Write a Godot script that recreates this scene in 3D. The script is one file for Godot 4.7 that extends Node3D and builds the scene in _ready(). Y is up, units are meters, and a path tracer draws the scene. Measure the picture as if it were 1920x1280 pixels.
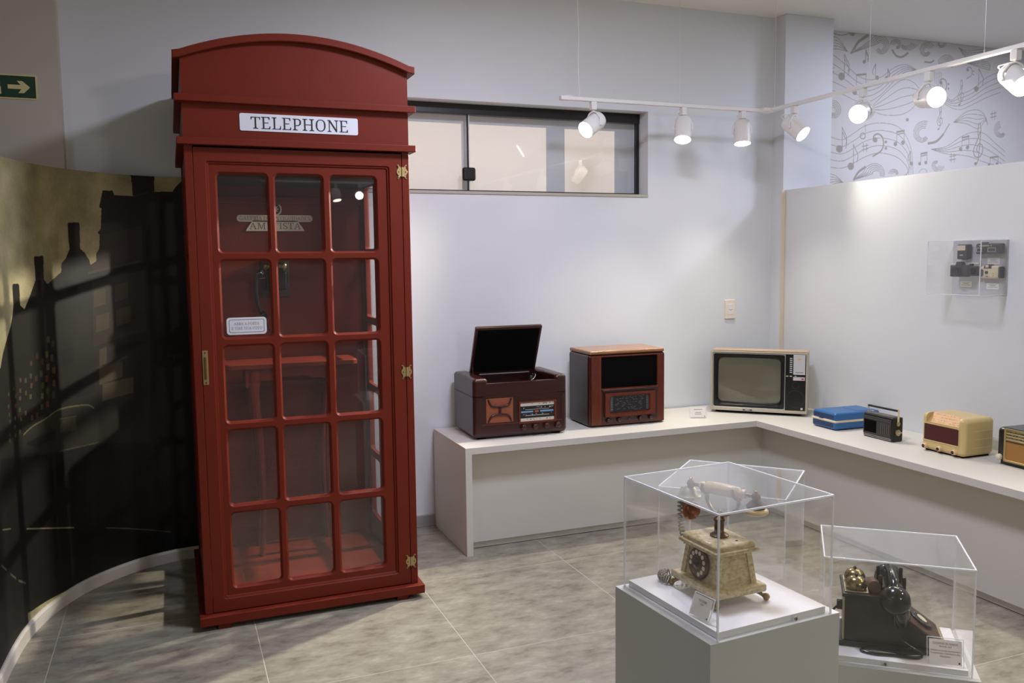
extends Node3D
# A small museum room: a red telephone booth, an L-shaped display bench with radios and a television, telephones under acrylic covers.

const CEILING := 3.256
const BENCH := 0.606
const PARTITION := 3.956
const TRACK_Y := 2.555
const EXPOSURE := 1.1
const PANELS := [5.7, 0.35, 4.2, 2.4]
const BEAMS := [9.5, 1.8, 0.95, 0.5, 1.6, 1.2, 1.1, 1.2, 1.2, 1.0]
const LENS_GLOW := 14.0
const DAYLIGHT := 1.5
const DOWN := Vector3(0, -1, 0)

var taken := {}
var M := {}
var serif: SystemFont
var sans: SystemFont

# ---------------------------------------------------------------- shapes
class Geo:
	var st := SurfaceTool.new()
	var t := Transform3D()
	func _init():
		st.begin(Mesh.PRIMITIVE_TRIANGLES)
	func v(p: Vector3, n: Vector3, uv := Vector2.ZERO):
		st.set_normal((t.basis * n).normalized())
		st.set_uv(uv)
		st.add_vertex(t * p)
	func tri(a: Vector3, b: Vector3, c: Vector3):   # counter-clockwise seen from outside
		var n := (b - a).cross(c - a)
		if n.length_squared() < 1e-18:
			return
		v(a, n); v(c, n); v(b, n)
	func trin(a: Vector3, b: Vector3, c: Vector3, na: Vector3, nb: Vector3, nc: Vector3):
		var n := (b - a).cross(c - a)
		if n.dot(na + nb + nc) < 0.0:
			v(a, na); v(b, nb); v(c, nc)
		else:
			v(a, na); v(c, nc); v(b, nb)
	func quad(a: Vector3, b: Vector3, c: Vector3, d: Vector3):
		tri(a, b, c); tri(a, c, d)
	func uvquad(a: Vector3, b: Vector3, c: Vector3, d: Vector3):  # bottom left, bottom right, top right, top left
		var n := (b - a).cross(c - a)
		v(a, n, Vector2(0, 1)); v(c, n, Vector2(1, 0)); v(b, n, Vector2(1, 1))
		v(a, n, Vector2(0, 1)); v(d, n, Vector2(0, 0)); v(c, n, Vector2(1, 0))
	func box(c: Vector3, s: Vector3, r := 0.0, seg := 2):
		var h := s / 2.0
		r = minf(r, minf(h.x, minf(h.y, h.z)) * 0.999)
		var ax := []
		for k in 3:
			var l := [-h[k]]
			if r > 0.0:
				for i in range(1, seg):
					l.append(-h[k] + r * (1.0 - tan(PI / 4.0 * (1.0 - float(i) / seg))))
				l.append(-h[k] + r)
				l.append(h[k] - r)
				for i in range(seg - 1, 0, -1):
					l.append(h[k] - r * (1.0 - tan(PI / 4.0 * (1.0 - float(i) / seg))))
			l.append(h[k])
			ax.append(l)
		var inner := h - Vector3(r, r, r)
		for k in 3:
			var i1 := (k + 1) % 3
			var i2 := (k + 2) % 3
			for side in [-1.0, 1.0]:
				for i in ax[i1].size() - 1:
					for j in ax[i2].size() - 1:
						var p := []
						var n := []
						for e in [[0, 0], [1, 0], [1, 1], [0, 1]]:
							var q := Vector3.ZERO
							q[k] = h[k] * side
							q[i1] = ax[i1][i + e[0]]
							q[i2] = ax[i2][j + e[1]]
							var f := Vector3.ZERO
							f[k] = side
							if r > 0.0:
								var w := q.clamp(-inner, inner)
								var dd := q - w
								if dd.length() > 1e-9:
									f = dd.normalized()
								q = w + f * r
							p.append(c + q)
							n.append(f)
						trin(p[0], p[1], p[2], n[0], n[1], n[2])
						trin(p[0], p[2], p[3], n[0], n[2], n[3])
	func lathe(profile: Array, n := 28, sweep := TAU):   # [radius, y] from bottom to top on the outside
		var m := profile.size() - 1
		var nn := []
		for i in m:
			var a := Vector2(profile[i][0], profile[i][1])
			var b := Vector2(profile[i + 1][0], profile[i + 1][1])
			nn.append(Vector2(b.y - a.y, a.x - b.x).normalized())
		for i in m:
			var na: Vector2 = nn[i]
			var nb: Vector2 = nn[i]
			if i > 0 and nn[i - 1].dot(nn[i]) > 0.6:
				na = (nn[i - 1] + nn[i]).normalized()
			if i < m - 1 and nn[i + 1].dot(nn[i]) > 0.6:
				nb = (nn[i + 1] + nn[i]).normalized()
			for k in n:
				var a0 := sweep * k / n
				var a1 := sweep * (k + 1) / n
				var p := []
				var q := []
				for e in [[i, a0, na], [i, a1, na], [i + 1, a1, nb], [i + 1, a0, nb]]:
					var r: float = profile[e[0]][0]
					p.append(Vector3(r * sin(e[1]), profile[e[0]][1], r * cos(e[1])))
					q.append(Vector3(e[2].x * sin(e[1]), e[2].y, e[2].x * cos(e[1])))
				if (p[1] - p[0]).cross(p[2] - p[0]).length() > 1e-12:
					trin(p[0], p[1], p[2], q[0], q[1], q[2])
				if (p[2] - p[0]).cross(p[3] - p[0]).length() > 1e-12:
					trin(p[0], p[2], p[3], q[0], q[2], q[3])
	func tube(pts: Array, rad, n := 8, caps := true):   # rad: a number, or one for each point
		var ring := []
		var dirs := []
		var up := Vector3.UP
		for i in pts.size():
			var a: Vector3 = pts[maxi(i - 1, 0)]
			var b: Vector3 = pts[mini(i + 1, pts.size() - 1)]
			var dd := (b - a).normalized()
			if i == 0:
				up = dd.cross(Vector3(0.31, 0.87, 0.37)).normalized()
			else:
				up = (up - dd * up.dot(dd)).normalized()
			dirs.append(dd)
			var sd := dd.cross(up)
			var r: float = rad[i] if rad is Array else rad
			var l := []
			for k in n:
				var an := TAU * k / n
				var o := up * cos(an) + sd * sin(an)
				l.append([pts[i] + o * r, o])
			ring.append(l)
		for i in pts.size() - 1:
			for k in n:
				var a = ring[i][k]
				var b = ring[i][(k + 1) % n]
				var c = ring[i + 1][(k + 1) % n]
				var d = ring[i + 1][k]
				trin(a[0], b[0], c[0], a[1], b[1], c[1])
				trin(a[0], c[0], d[0], a[1], c[1], d[1])
		if caps:
			for e in [0, pts.size() - 1]:
				var nn: Vector3 = dirs[e] * (-1.0 if e == 0 else 1.0)
				for k in n:
					trin(pts[e], ring[e][k][0], ring[e][(k + 1) % n][0], nn, nn, nn)
	func prism(poly: Array, z0: float, z1: float, ch := 0.0):   # outline in x and y, along z; ch bevels the z1 rim
		var pl := PackedVector2Array()
		for p in poly:
			pl.append(Vector2(p[0], p[1]))
		if Geometry2D.is_polygon_clockwise(pl):
			pl.reverse()
		var top := pl
		if ch > 0.0:
			var off := Geometry2D.offset_polygon(pl, -ch, Geometry2D.JOIN_MITER)
			if off.size() == 1 and off[0].size() == pl.size():
				top = off[0]
				var best := 0
				for i in top.size():
					if top[i].distance_to(pl[0]) < top[best].distance_to(pl[0]):
						best = i
				var turned := PackedVector2Array()
				for i in top.size():
					turned.append(top[(best + i) % top.size()])
				top = turned
				if Geometry2D.is_polygon_clockwise(top):
					top.reverse()
			else:
				ch = 0.0
		var m := pl.size()
		var zc := z1 - ch * signf(z1 - z0)
		for pair in [[pl, z0, -1.0], [top, z1, 1.0]]:
			var ids := Geometry2D.triangulate_polygon(pair[0])
			var s: float = pair[2] * signf(z1 - z0)
			for i in range(0, ids.size(), 3):
				var p := []
				for k in 3:
					p.append(Vector3(pair[0][ids[i + k]].x, pair[0][ids[i + k]].y, pair[1]))
				var nn := Vector3(0, 0, s)
				trin(p[0], p[1], p[2], nn, nn, nn)
		for i in m:
			var a := pl[i]
			var b := pl[(i + 1) % m]
			var e := (b - a).normalized()
			var nn := Vector3(e.y, -e.x, 0)
			var na := nn
			var nb := nn
			var pe := (a - pl[(i + m - 1) % m]).normalized()
			var ne := (pl[(i + 2) % m] - b).normalized()
			if pe.dot(e) > 0.8:
				na = (nn + Vector3(pe.y, -pe.x, 0)).normalized()
			if ne.dot(e) > 0.8:
				nb = (nn + Vector3(ne.y, -ne.x, 0)).normalized()
			var A := Vector3(a.x, a.y, z0)
			var B := Vector3(b.x, b.y, z0)
			var A2 := Vector3(a.x, a.y, zc)
			var B2 := Vector3(b.x, b.y, zc)
			trin(A, B, B2, na, nb, nb)
			trin(A, B2, A2, na, nb, na)
			if ch > 0.0:
				var c := top[i]
				var d := top[(i + 1) % m]
				var C := Vector3(c.x, c.y, z1)
				var D := Vector3(d.x, d.y, z1)
				var nz := Vector3(0, 0, signf(z1 - z0))
				trin(A2, B2, D, na + nz, nb + nz, nb + nz)
				trin(A2, D, C, na + nz, nb + nz, na + nz)
	func cell(o: Array, h: Array, rad: float, ch: float, zf: float, zb: float, outer := false):   # a frame: rectangle o with a rounded hole h, front at zf
		var oc := [Vector2(o[2], o[3]), Vector2(o[0], o[3]), Vector2(o[0], o[1]), Vector2(o[2], o[1])]
		var hc := [Vector2(h[2] - rad, h[3] - rad), Vector2(h[0] + rad, h[3] - rad), Vector2(h[0] + rad, h[1] + rad), Vector2(h[2] - rad, h[1] + rad)]
		var k := 5 if rad > 0.004 else 1
		var ring := []
		for c in 4:
			for i in k + 1:
				var an := PI / 2.0 * (c + float(i) / k)
				ring.append([hc[c], Vector2(cos(an), sin(an)), c])
		var m := ring.size()
		var at := func(e, r, z): return Vector3(e[0].x + e[1].x * r, e[0].y + e[1].y * r, z)
		for i in m:
			var a = ring[i]
			var b = ring[(i + 1) % m]
			var o1: Vector2 = oc[a[2]]
			var o2: Vector2 = oc[b[2]]
			for f in [[zf, rad + ch, 1.0], [zb, rad, -1.0]]:
				var nn := Vector3(0, 0, f[2])
				var pa: Vector3 = at.call(a, f[1], f[0])
				var pb: Vector3 = at.call(b, f[1], f[0])
				var q1 := Vector3(o1.x, o1.y, f[0])
				trin(pa, pb, q1, nn, nn, nn)
				if a[2] != b[2]:
					trin(pb, Vector3(o2.x, o2.y, f[0]), q1, nn, nn, nn)
			var na := -Vector3(a[1].x, a[1].y, 0)
			var nb := -Vector3(b[1].x, b[1].y, 0)
			var bev := Vector3(0, 0, 0.8)
			trin(at.call(a, rad + ch, zf), at.call(b, rad + ch, zf), at.call(b, rad, zf - ch), na + bev, nb + bev, nb + bev * 0.6)
			trin(at.call(a, rad + ch, zf), at.call(b, rad, zf - ch), at.call(a, rad, zf - ch), na + bev, nb + bev * 0.6, na + bev * 0.6)
			trin(at.call(a, rad, zf - ch), at.call(b, rad, zf - ch), at.call(b, rad, zb), na, nb, nb)
			trin(at.call(a, rad, zf - ch), at.call(b, rad, zb), at.call(a, rad, zb), na, nb, na)
		if outer:
			for c in 4:
				var p1: Vector2 = oc[c]
				var p2: Vector2 = oc[(c + 1) % 4]
				quad(Vector3(p1.x, p1.y, zf), Vector3(p1.x, p1.y, zb), Vector3(p2.x, p2.y, zb), Vector3(p2.x, p2.y, zf))
	func done() -> ArrayMesh:
		return st.commit()

func rbox(s: Vector3, r := 0.0, at := Vector3.ZERO, seg := 2) -> ArrayMesh:
	var g := Geo.new(); g.box(at, s, r, seg); return g.done()
func span(a: Vector3, b: Vector3, r := 0.0) -> ArrayMesh:
	return rbox((b - a).abs(), r, (a + b) / 2.0)
func lathed(profile: Array, n := 28) -> ArrayMesh:
	var g := Geo.new(); g.lathe(profile, n); return g.done()
func tubed(pts: Array, rad, n := 8) -> ArrayMesh:
	var g := Geo.new(); g.tube(pts, rad, n); return g.done()
func prismed(poly: Array, z0: float, z1: float, ch := 0.0) -> ArrayMesh:
	var g := Geo.new(); g.prism(poly, z0, z1, ch); return g.done()
func sheet(w: float, h: float) -> ArrayMesh:   # a printed face in x and y
	var g := Geo.new(); g.uvquad(Vector3(-w / 2, -h / 2, 0), Vector3(w / 2, -h / 2, 0), Vector3(w / 2, h / 2, 0), Vector3(-w / 2, h / 2, 0)); return g.done()
func rounded(w: float, h: float, r: float, k := 5) -> Array:
	var l := []
	for c in 4:
		for i in k + 1:
			var an := PI / 2.0 * (c + float(i) / k)
			l.append([(w / 2 - r) * [1, -1, -1, 1][c] + r * cos(an), (h / 2 - r) * [1, 1, -1, -1][c] + r * sin(an)])
	return l
func curve(p: Array, n := 6) -> Array:   # a smooth line through the points
	var out := []
	for i in p.size() - 1:
		var a = p[maxi(i - 1, 0)]
		var b = p[i]
		var c = p[i + 1]
		var d = p[mini(i + 2, p.size() - 1)]
		for k in n:
			var t := float(k) / n
			out.append(0.5 * ((2.0 * b) + (c - a) * t + (2.0 * a - 5.0 * b + 4.0 * c - d) * t * t + (3.0 * b - a - 3.0 * c + d) * t * t * t))
	out.append(p[p.size() - 1])
	return out
func moved(p: Vector3, deg := Vector3.ZERO, s := Vector3.ONE) -> Transform3D:
	return Transform3D(Basis.from_euler(deg * PI / 180.0).scaled_local(s), p)
func words(text: String, w: float, h: float, depth := 0.0006, font: Font = null) -> ArrayMesh:   # lettering that fills w by h, centred, facing +z
	var tm := TextMesh.new()
	tm.font = font if font else serif
	tm.text = text; tm.font_size = 48; tm.pixel_size = 0.001; tm.depth = 0.002; tm.curve_step = 1.5
	var b := tm.get_aabb()
	var g := SurfaceTool.new()
	g.begin(Mesh.PRIMITIVE_TRIANGLES)
	var s := Vector3(w / b.size.x, h / b.size.y, depth / 0.002)
	g.append_from(tm, 0, Transform3D(Basis.from_scale(s), -(b.position + b.size / 2.0) * s))
	return g.commit()
func joined(pieces: Array) -> ArrayMesh:   # [mesh, transform, material]: one mesh, one surface for each material
	var by := {}
	for p in pieces:
		if not by.has(p[2]):
			by[p[2]] = SurfaceTool.new()
			by[p[2]].begin(Mesh.PRIMITIVE_TRIANGLES)
		by[p[2]].append_from(p[0], 0, p[1])
	var out := ArrayMesh.new()
	for k in by:
		by[k].commit(out)
		out.surface_set_material(out.get_surface_count() - 1, M[k])
	return out

# ---------------------------------------------------------------- nodes
func numbered(n: String) -> String:
	taken[n] = taken.get(n, -1) + 1
	return n if taken[n] == 0 else "%s_%03d" % [n, taken[n]]
func tag(o: Node3D, label: String, category: String, group := ""):
	o.set_meta("label", label); o.set_meta("category", category)
	if group:
		o.set_meta("group", group)
func thing(called: String, label: String, category: String, at := Vector3.ZERO, deg := 0.0, group := "") -> Node3D:
	var o := Node3D.new()
	o.name = numbered(called); add_child(o)
	o.position = at; o.rotation_degrees.y = deg
	tag(o, label, category, group)
	return o
func put(called: String, mesh: Mesh, mat: String, parent: Node3D, at := Vector3.ZERO, deg := Vector3.ZERO) -> MeshInstance3D:
	var o := MeshInstance3D.new()
	o.name = called; o.mesh = mesh
	if mat:
		o.material_override = M[mat]
	parent.add_child(o, true)
	o.position = at; o.rotation_degrees = deg
	return o
func solo(called: String, mesh: Mesh, mat: String, label: String, category: String, at := Vector3.ZERO, deg := Vector3.ZERO, group := "") -> MeshInstance3D:
	var o := put(numbered(called), mesh, mat, self, at, deg)
	tag(o, label, category, group)
	return o
func struct(called: String, mesh: Mesh, mat: String) -> MeshInstance3D:
	var o := put(numbered(called), mesh, mat, self)
	o.set_meta("kind", "structure")
	return o
func shell(called: String) -> Node3D:
	var o := Node3D.new()
	o.name = numbered(called); add_child(o); o.set_meta("kind", "structure")
	return o
# ---------------------------------------------------------------- light and camera
func make_view():
	var cam := Camera3D.new()
	cam.name = "camera"; add_child(cam)
	cam.position = Vector3(0, 1.62, 4.9692)
	cam.rotation_order = EULER_ORDER_YXZ
	cam.rotation = Vector3(-0.0945, -0.377, -0.0114)
	cam.fov = rad_to_deg(2.0 * atan(640.0 / 1606.15)); cam.near = 0.05; cam.far = 60.0
	cam.current = true
	var we := WorldEnvironment.new()
	we.name = "surroundings"
	var e := Environment.new()
	e.background_mode = Environment.BG_COLOR; e.background_color = Color8(246, 244, 240); e.background_energy_multiplier = DAYLIGHT
	e.tonemap_mode = Environment.TONE_MAPPER_LINEAR
	e.tonemap_exposure = EXPOSURE
	e.sdfgi_enabled = true; e.ssao_enabled = true; e.ssil_enabled = true
	we.environment = e
	add_child(we)
func make_ceiling_lights():
	# flush ceiling panels: [x, z, energy]
	for p in [[1.65, 2.1, PANELS[0]], [1.65, 7.2, PANELS[1]], [5.4, 1.2, PANELS[2]], [6.6, 4.5, PANELS[2]], [-2.0, 4.4, PANELS[3]]]:
		var t := thing("ceiling_panel_light", ["square ceiling panel light between the booth and the display cases", "square ceiling panel light near the rear wall", "square ceiling panel light over the music wallpaper", "square ceiling panel light in the room beyond the partition", "square ceiling panel light beyond the curved mural"][["1.65 2.1", "1.65 7.2", "5.4 1.2", "6.6 4.5", "-2.0 4.4"].find("%s %s" % [p[0], p[1]])], "light", Vector3(p[0], CEILING, p[1]), 0.0, "ceiling panel lights")
		put("frame", rbox(Vector3(0.46, 0.02, 0.46), 0.004, Vector3(0, -0.011, 0)), "track_white", t)
		put("diffuser", rbox(Vector3(0.42, 0.006, 0.42), 0.001, Vector3(0, -0.024, 0)), "panel_diffuser", t)
		var l := AreaLight3D.new()
		l.name = "panel_light"
		t.add_child(l)
		l.position = Vector3(0, -0.03, 0); l.rotation_degrees.x = -90
		l.area_size = Vector2(0.42, 0.42); l.area_normalize_energy = true
		l.light_color = Color8(226, 229, 255); l.light_energy = p[2]; l.area_range = 30.0
		l.shadow_enabled = true


# ---------------------------------------------------------------- materials
func mat(n: String, c: Color, rough := 0.6, metal := 0.0, spec := 0.5) -> StandardMaterial3D:
	var m := StandardMaterial3D.new()
	m.resource_name = n
	m.albedo_color = c; m.roughness = rough; m.metallic = metal; m.metallic_specular = spec
	M[n] = m
	return m
func glass(n: String, c: Color, spec := 0.5, rough := 0.0):
	var m := mat(n, c, rough, 0.0, spec)
	m.transparency = BaseMaterial3D.TRANSPARENCY_ALPHA
func noise(sd: int, freq: float, oct := 4) -> FastNoiseLite:
	var f := FastNoiseLite.new()
	f.seed = sd; f.frequency = freq; f.fractal_octaves = oct; f.noise_type = FastNoiseLite.TYPE_SIMPLEX_SMOOTH
	return f
func ramped(a: Image, b: Image, stops: Array, wb: float) -> ImageTexture:   # colours chosen by two grey noises
	var w := a.get_width()
	var h := a.get_height()
	var da := a.get_data()
	var db := b.get_data()
	var out := PackedByteArray()
	out.resize(w * h * 3)
	for i in w * h:
		var t := clampf((da[i] * (1.0 - wb) + db[i] * wb) / 255.0, 0.0, 0.999) * (stops.size() - 1)
		var k := int(t)
		var c: Color = stops[k].lerp(stops[k + 1], t - k)
		out[i * 3] = int(c.r * 255.0); out[i * 3 + 1] = int(c.g * 255.0); out[i * 3 + 2] = int(c.b * 255.0)
	return ImageTexture.create_from_image(Image.create_from_data(w, h, false, Image.FORMAT_RGB8, out))
func grained(n: String, t: Texture2D, rough: float, scale: Vector3, world := false, offset := Vector3.ZERO, spec := 0.5) -> StandardMaterial3D:
	var m := mat(n, Color.WHITE, rough, 0.0, spec)
	m.albedo_texture = t; m.uv1_triplanar = true; m.uv1_world_triplanar = world; m.uv1_scale = scale; m.uv1_offset = offset
	return m
func fill(im: Image, pts: PackedVector2Array, c: Color):   # a filled outline in pixels
	var lo := 1e9
	var hi := -1e9
	for p in pts:
		lo = minf(lo, p.y); hi = maxf(hi, p.y)
	for y in range(maxi(int(lo), 0), mini(int(hi) + 1, im.get_height())):
		var xs := []
		for i in pts.size():
			var a := pts[i]
			var b := pts[(i + 1) % pts.size()]
			if (a.y <= y + 0.5) != (b.y <= y + 0.5):
				xs.append(a.x + (y + 0.5 - a.y) / (b.y - a.y) * (b.x - a.x))
		xs.sort()
		for i in range(0, xs.size() - 1, 2):
			var x0 := clampi(roundi(xs[i]), 0, im.get_width())
			var x1 := clampi(roundi(xs[i + 1]), 0, im.get_width())
			if x1 > x0:
				im.fill_rect(Rect2i(x0, y, x1 - x0, 1), c)
func stroke(im: Image, pts: Array, w: float, c: Color):
	for i in pts.size() - 1:
		var a: Vector2 = pts[i]
		var b: Vector2 = pts[i + 1]
		var n := (b - a).normalized().orthogonal() * w * 0.5
		var e := (b - a).normalized() * w * 0.2
		fill(im, PackedVector2Array([a + n - e, b + n + e, b - n + e, a - n - e]), c)
func spot_of(im: Image, c: Vector2, r: float, k: Color, squash := 1.0):
	var l := PackedVector2Array()
	for i in 20:
		l.append(c + Vector2(cos(TAU * i / 20) * r, sin(TAU * i / 20) * r * squash))
	fill(im, l, k)
func pairs(l: Array, from: int) -> Array:
	var out := []
	for i in range(from, l.size() - 1, 2):
		out.append(Vector2(l[i], l[i + 1]))
	return out

func make_materials():
	serif = SystemFont.new(); serif.font_names = PackedStringArray(["Droid Serif"])
	sans = SystemFont.new(); sans.font_names = PackedStringArray(["Droid Sans"])
	var rough_noise := noise(3, 0.011, 7)
	rough_noise.fractal_gain = 0.62
	var n1 := rough_noise.get_seamless_image(768, 768)
	var n2 := noise(8, 0.05, 5).get_seamless_image(768, 768)
	var n3 := noise(21, 0.006, 3).get_seamless_image(768, 768)
	for im in [n1, n2, n3]:
		im.convert(Image.FORMAT_L8)
	# the room
	mat("wall_paint", Color8(222, 226, 229), 0.55)
	mat("wall_beige", Color8(200, 193, 180), 0.6)
	mat("rear_paint", Color8(128, 118, 104), 0.6)
	mat("ceiling_paint", Color8(242, 238, 228), 0.8)
	mat("partition_paint", Color8(220, 223, 224), 0.5)
	mat("cream_trim", Color8(224, 212, 190), 0.5)
	mat("skirting", Color8(150, 148, 146), 0.5)
	mat("white_skirting", Color8(214, 208, 196), 0.45)
	mat("grout", Color8(190, 185, 171), 0.8)
	var stone := [Color8(98, 92, 82), Color8(122, 116, 103), Color8(141, 136, 122), Color8(151, 147, 132), Color8(164, 160, 145), Color8(182, 178, 164)]
	var tile_tex := ramped(n1, n2, stone, 0.24)
	for i in 4:
		var m := grained("floor_tile_%d" % i, tile_tex, 0.42, Vector3(0.55, 1, 1.15), true, Vector3(0.37 * i, 0, 0.53 * i + 0.1))
		m.metallic_specular = 0.4
	grained("granite", ramped(n2, n1, [Color8(70, 66, 60), Color8(176, 172, 160), Color8(196, 192, 178), Color8(206, 202, 190)], 0.0), 0.4, Vector3(9, 9, 9))
	mat("black_frame", Color8(20, 20, 21), 0.35)
	glass("window_glass", Color(0.96, 0.98, 0.98, 0.03))
	mat("window_film", Color8(214, 219, 224), 0.7)
	var cp := mat("cream_paper", Color8(246, 240, 235), 0.75)
	cp.backlight_enabled = true; cp.backlight = Color8(250, 245, 240)
	mat("white_plastic", Color8(232, 230, 226), 0.4)
	mat("ivory_plastic", Color8(236, 226, 210), 0.4)
	mat("track_white", Color8(234, 232, 228), 0.4)
	mat("dark_slot", Color8(36, 34, 32), 0.6)
	var lens := mat("lamp_lens", Color8(255, 250, 240), 0.4)
	lens.emission_enabled = true; lens.emission = Color8(255, 240, 216); lens.emission_energy_multiplier = LENS_GLOW
	var led := mat("panel_diffuser", Color8(250, 250, 255), 0.5)
	led.emission_enabled = true; led.emission = Color8(232, 234, 255); led.emission_energy_multiplier = 1.0
	# furniture
	mat("bench_white", Color8(209, 206, 197), 0.5)
	mat("plinth_white", Color8(198, 199, 195), 0.5)
	mat("platform_white", Color8(224, 222, 222), 0.45)
	glass("acrylic", Color(0.95, 0.97, 0.97, 0.010), 0.5)
	glass("acrylic_edge", Color(0.97, 0.98, 1.0, 0.62), 0.6, 0.25)
	mat("screw_metal", Color8(190, 188, 184), 0.3, 0.9)
	# booth
	var red := mat("booth_red", Color8(112, 40, 25), 0.46)
	red.metallic_specular = 0.3
	mat("booth_ceiling", Color8(40, 34, 31), 0.7)
	glass("booth_glass", Color(0.92, 0.95, 0.94, 0.012), 0.5)
	mat("sign_white", Color8(226, 228, 236), 0.35)
	mat("ink", Color8(38, 36, 36), 0.6)
	mat("grey_ink", Color8(120, 116, 112), 0.6)
	mat("brass", Color8(184, 162, 114), 0.45, 0.85)
	mat("old_brass", Color8(140, 118, 74), 0.32, 0.9)
	mat("nickel", Color8(176, 166, 140), 0.35, 0.9)
	mat("sign_grey", Color8(226, 220, 206), 0.5)
	# things
	mat("black_plastic", Color8(22, 21, 20), 0.3)
	mat("bakelite", Color8(16, 15, 15), 0.18)
	mat("soft_black", Color8(12, 11, 10), 0.8, 0.0, 0.15)
	mat("charcoal", Color8(52, 49, 45), 0.5)
	mat("smoke_grey", Color8(92, 88, 80), 0.4)
	mat("silver", Color8(200, 198, 192), 0.3, 0.6)
	mat("chrome", Color8(220, 218, 212), 0.15, 1.0)
	var lac := [Color8(30, 9, 6), Color8(44, 13, 9), Color8(58, 19, 12), Color8(50, 15, 10)]
	var w1 := grained("dark_wood", ramped(n1, n2, lac, 0.3), 0.28, Vector3(1.2, 7, 3))
	w1.metallic_specular = 0.55
	var mah := [Color8(66, 24, 14), Color8(92, 36, 20), Color8(108, 46, 27), Color8(84, 31, 18)]
	grained("red_wood", ramped(n1, n2, mah, 0.35), 0.3, Vector3(8, 1.0, 8))
	grained("top_wood", ramped(n1, n2, [Color8(132, 92, 60), Color8(154, 112, 76), Color8(166, 124, 86)], 0.3), 0.22, Vector3(1.2, 4, 9))
	grained("phone_wood", ramped(n1, n2, [Color8(14, 11, 9), Color8(22, 16, 12), Color8(30, 21, 15)], 0.3), 0.3, Vector3(1.5, 9, 9))
	grained("worn_wood", ramped(n1, n2, [Color8(50, 34, 26), Color8(76, 54, 42), Color8(62, 44, 34)], 0.3), 0.35, Vector3(2, 9, 9))
	mat("copper_cloth", Color8(140, 76, 50), 0.8)
	grained("tan_cloth", ramped(n2, n1, [Color8(120, 82, 36), Color8(164, 118, 58), Color8(178, 132, 70)], 0.2), 0.85, Vector3(14, 14, 14))
	grained("red_cloth", ramped(n2, n1, [Color8(44, 12, 10), Color8(76, 26, 22), Color8(92, 40, 32)], 0.2), 0.85, Vector3(16, 16, 16))
	mat("beige_cabinet", Color8(186, 178, 156), 0.4)
	mat("beige_top", Color8(190, 164, 134), 0.45)
	mat("screen_grey", Color8(104, 101, 84), 0.12, 0.0, 0.6)
	mat("panel_grey", Color8(202, 202, 200), 0.4)
	mat("red_button", Color8(190, 50, 34), 0.4)
	mat("amber", Color8(220, 180, 110), 0.4)
	mat("blue_plastic", Color8(38, 98, 156), 0.35)
	mat("navy_plastic", Color8(22, 52, 92), 0.45)
	mat("cream_band", Color8(222, 206, 170), 0.45)
	mat("cream_bakelite", Color8(206, 184, 126), 0.3)
	mat("dial_paper", Color8(206, 160, 104), 0.5)
	mat("knob_pink", Color8(224, 186, 146), 0.35)
	mat("dark_knob", Color8(44, 36, 30), 0.4)
	var onyx := [Color8(122, 112, 80), Color8(160, 143, 102), Color8(188, 170, 126), Color8(202, 186, 144), Color8(212, 198, 160), Color8(190, 158, 114)]
	var on := grained("onyx", ramped(n1, n3, onyx, 0.25), 0.14, Vector3(5, 9, 5))
	on.metallic_specular = 0.6
	mat("ivory", Color8(224, 202, 154), 0.3)
	mat("bronze", Color8(92, 70, 46), 0.35, 0.85)
	mat("worn_tube", Color8(120, 92, 74), 0.35, 0.6)
	mat("copper_horn", Color8(176, 120, 80), 0.4, 0.5)
	mat("cord_grey", Color8(160, 154, 138), 0.45)
	mat("bell_brass", Color8(134, 120, 84), 0.24, 0.95)
	mat("dial_white", Color8(214, 206, 184), 0.4)
	mat("paper", Color8(226, 223, 214), 0.7)
	mat("back_board", Color8(184, 184, 186), 0.6)
	mat("camera_black", Color8(40, 38, 37), 0.5)
	mat("camera_beige", Color8(206, 194, 164), 0.45)
	mat("flash_glass", Color8(206, 198, 176), 0.25)
	mat("exit_green", Color8(18, 62, 34), 0.5)
	mat("exit_cream", Color8(228, 214, 156), 0.55)
	mat("label_blue", Color8(40, 70, 150), 0.5)
	# printed faces
	var dial := Image.create(256, 144, false, Image.FORMAT_RGB8)
	dial.fill(Color8(30, 30, 32))
	dial.fill_rect(Rect2i(0, 0, 256, 26), Color8(206, 200, 184)); dial.fill_rect(Rect2i(0, 120, 256, 24), Color8(206, 200, 184))
	dial.fill_rect(Rect2i(4, 64, 92, 13), Color8(120, 160, 196)); dial.fill_rect(Rect2i(150, 64, 102, 13), Color8(120, 160, 196)); dial.fill_rect(Rect2i(108, 64, 30, 13), Color8(190, 90, 60))
	dial.fill_rect(Rect2i(36, 52, 184, 3), Color8(190, 190, 184)); dial.fill_rect(Rect2i(36, 98, 184, 4), Color8(200, 200, 194))
	var rg := RandomNumberGenerator.new()
	rg.seed = 5
	for i in 46:
		dial.fill_rect(Rect2i(rg.randi_range(6, 244), [6, 34, 84, 126][i % 4] + rg.randi_range(0, 4), rg.randi_range(3, 9), rg.randi_range(4, 9)), Color8(84, 80, 72) if i % 4 in [0, 3] else Color8(176, 174, 166))
	printed("player_dial", dial, 0.3)
	var d2 := Image.create(256, 128, false, Image.FORMAT_RGB8)
	d2.fill(Color8(36, 36, 38))
	for i in 12:
		d2.fill_rect(Rect2i(8, 8 + i * 9, 16, 2), Color8(170, 168, 160)); d2.fill_rect(Rect2i(232, 8 + i * 9, 16, 2), Color8(150, 148, 142))
	for i in 90:
		d2.fill_rect(Rect2i(rg.randi_range(34, 214), 8 + 9 * rg.randi_range(0, 11), rg.randi_range(3, 14), 2), Color8(118, 116, 112))
	printed("radio_dial", d2, 0.25)
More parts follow.
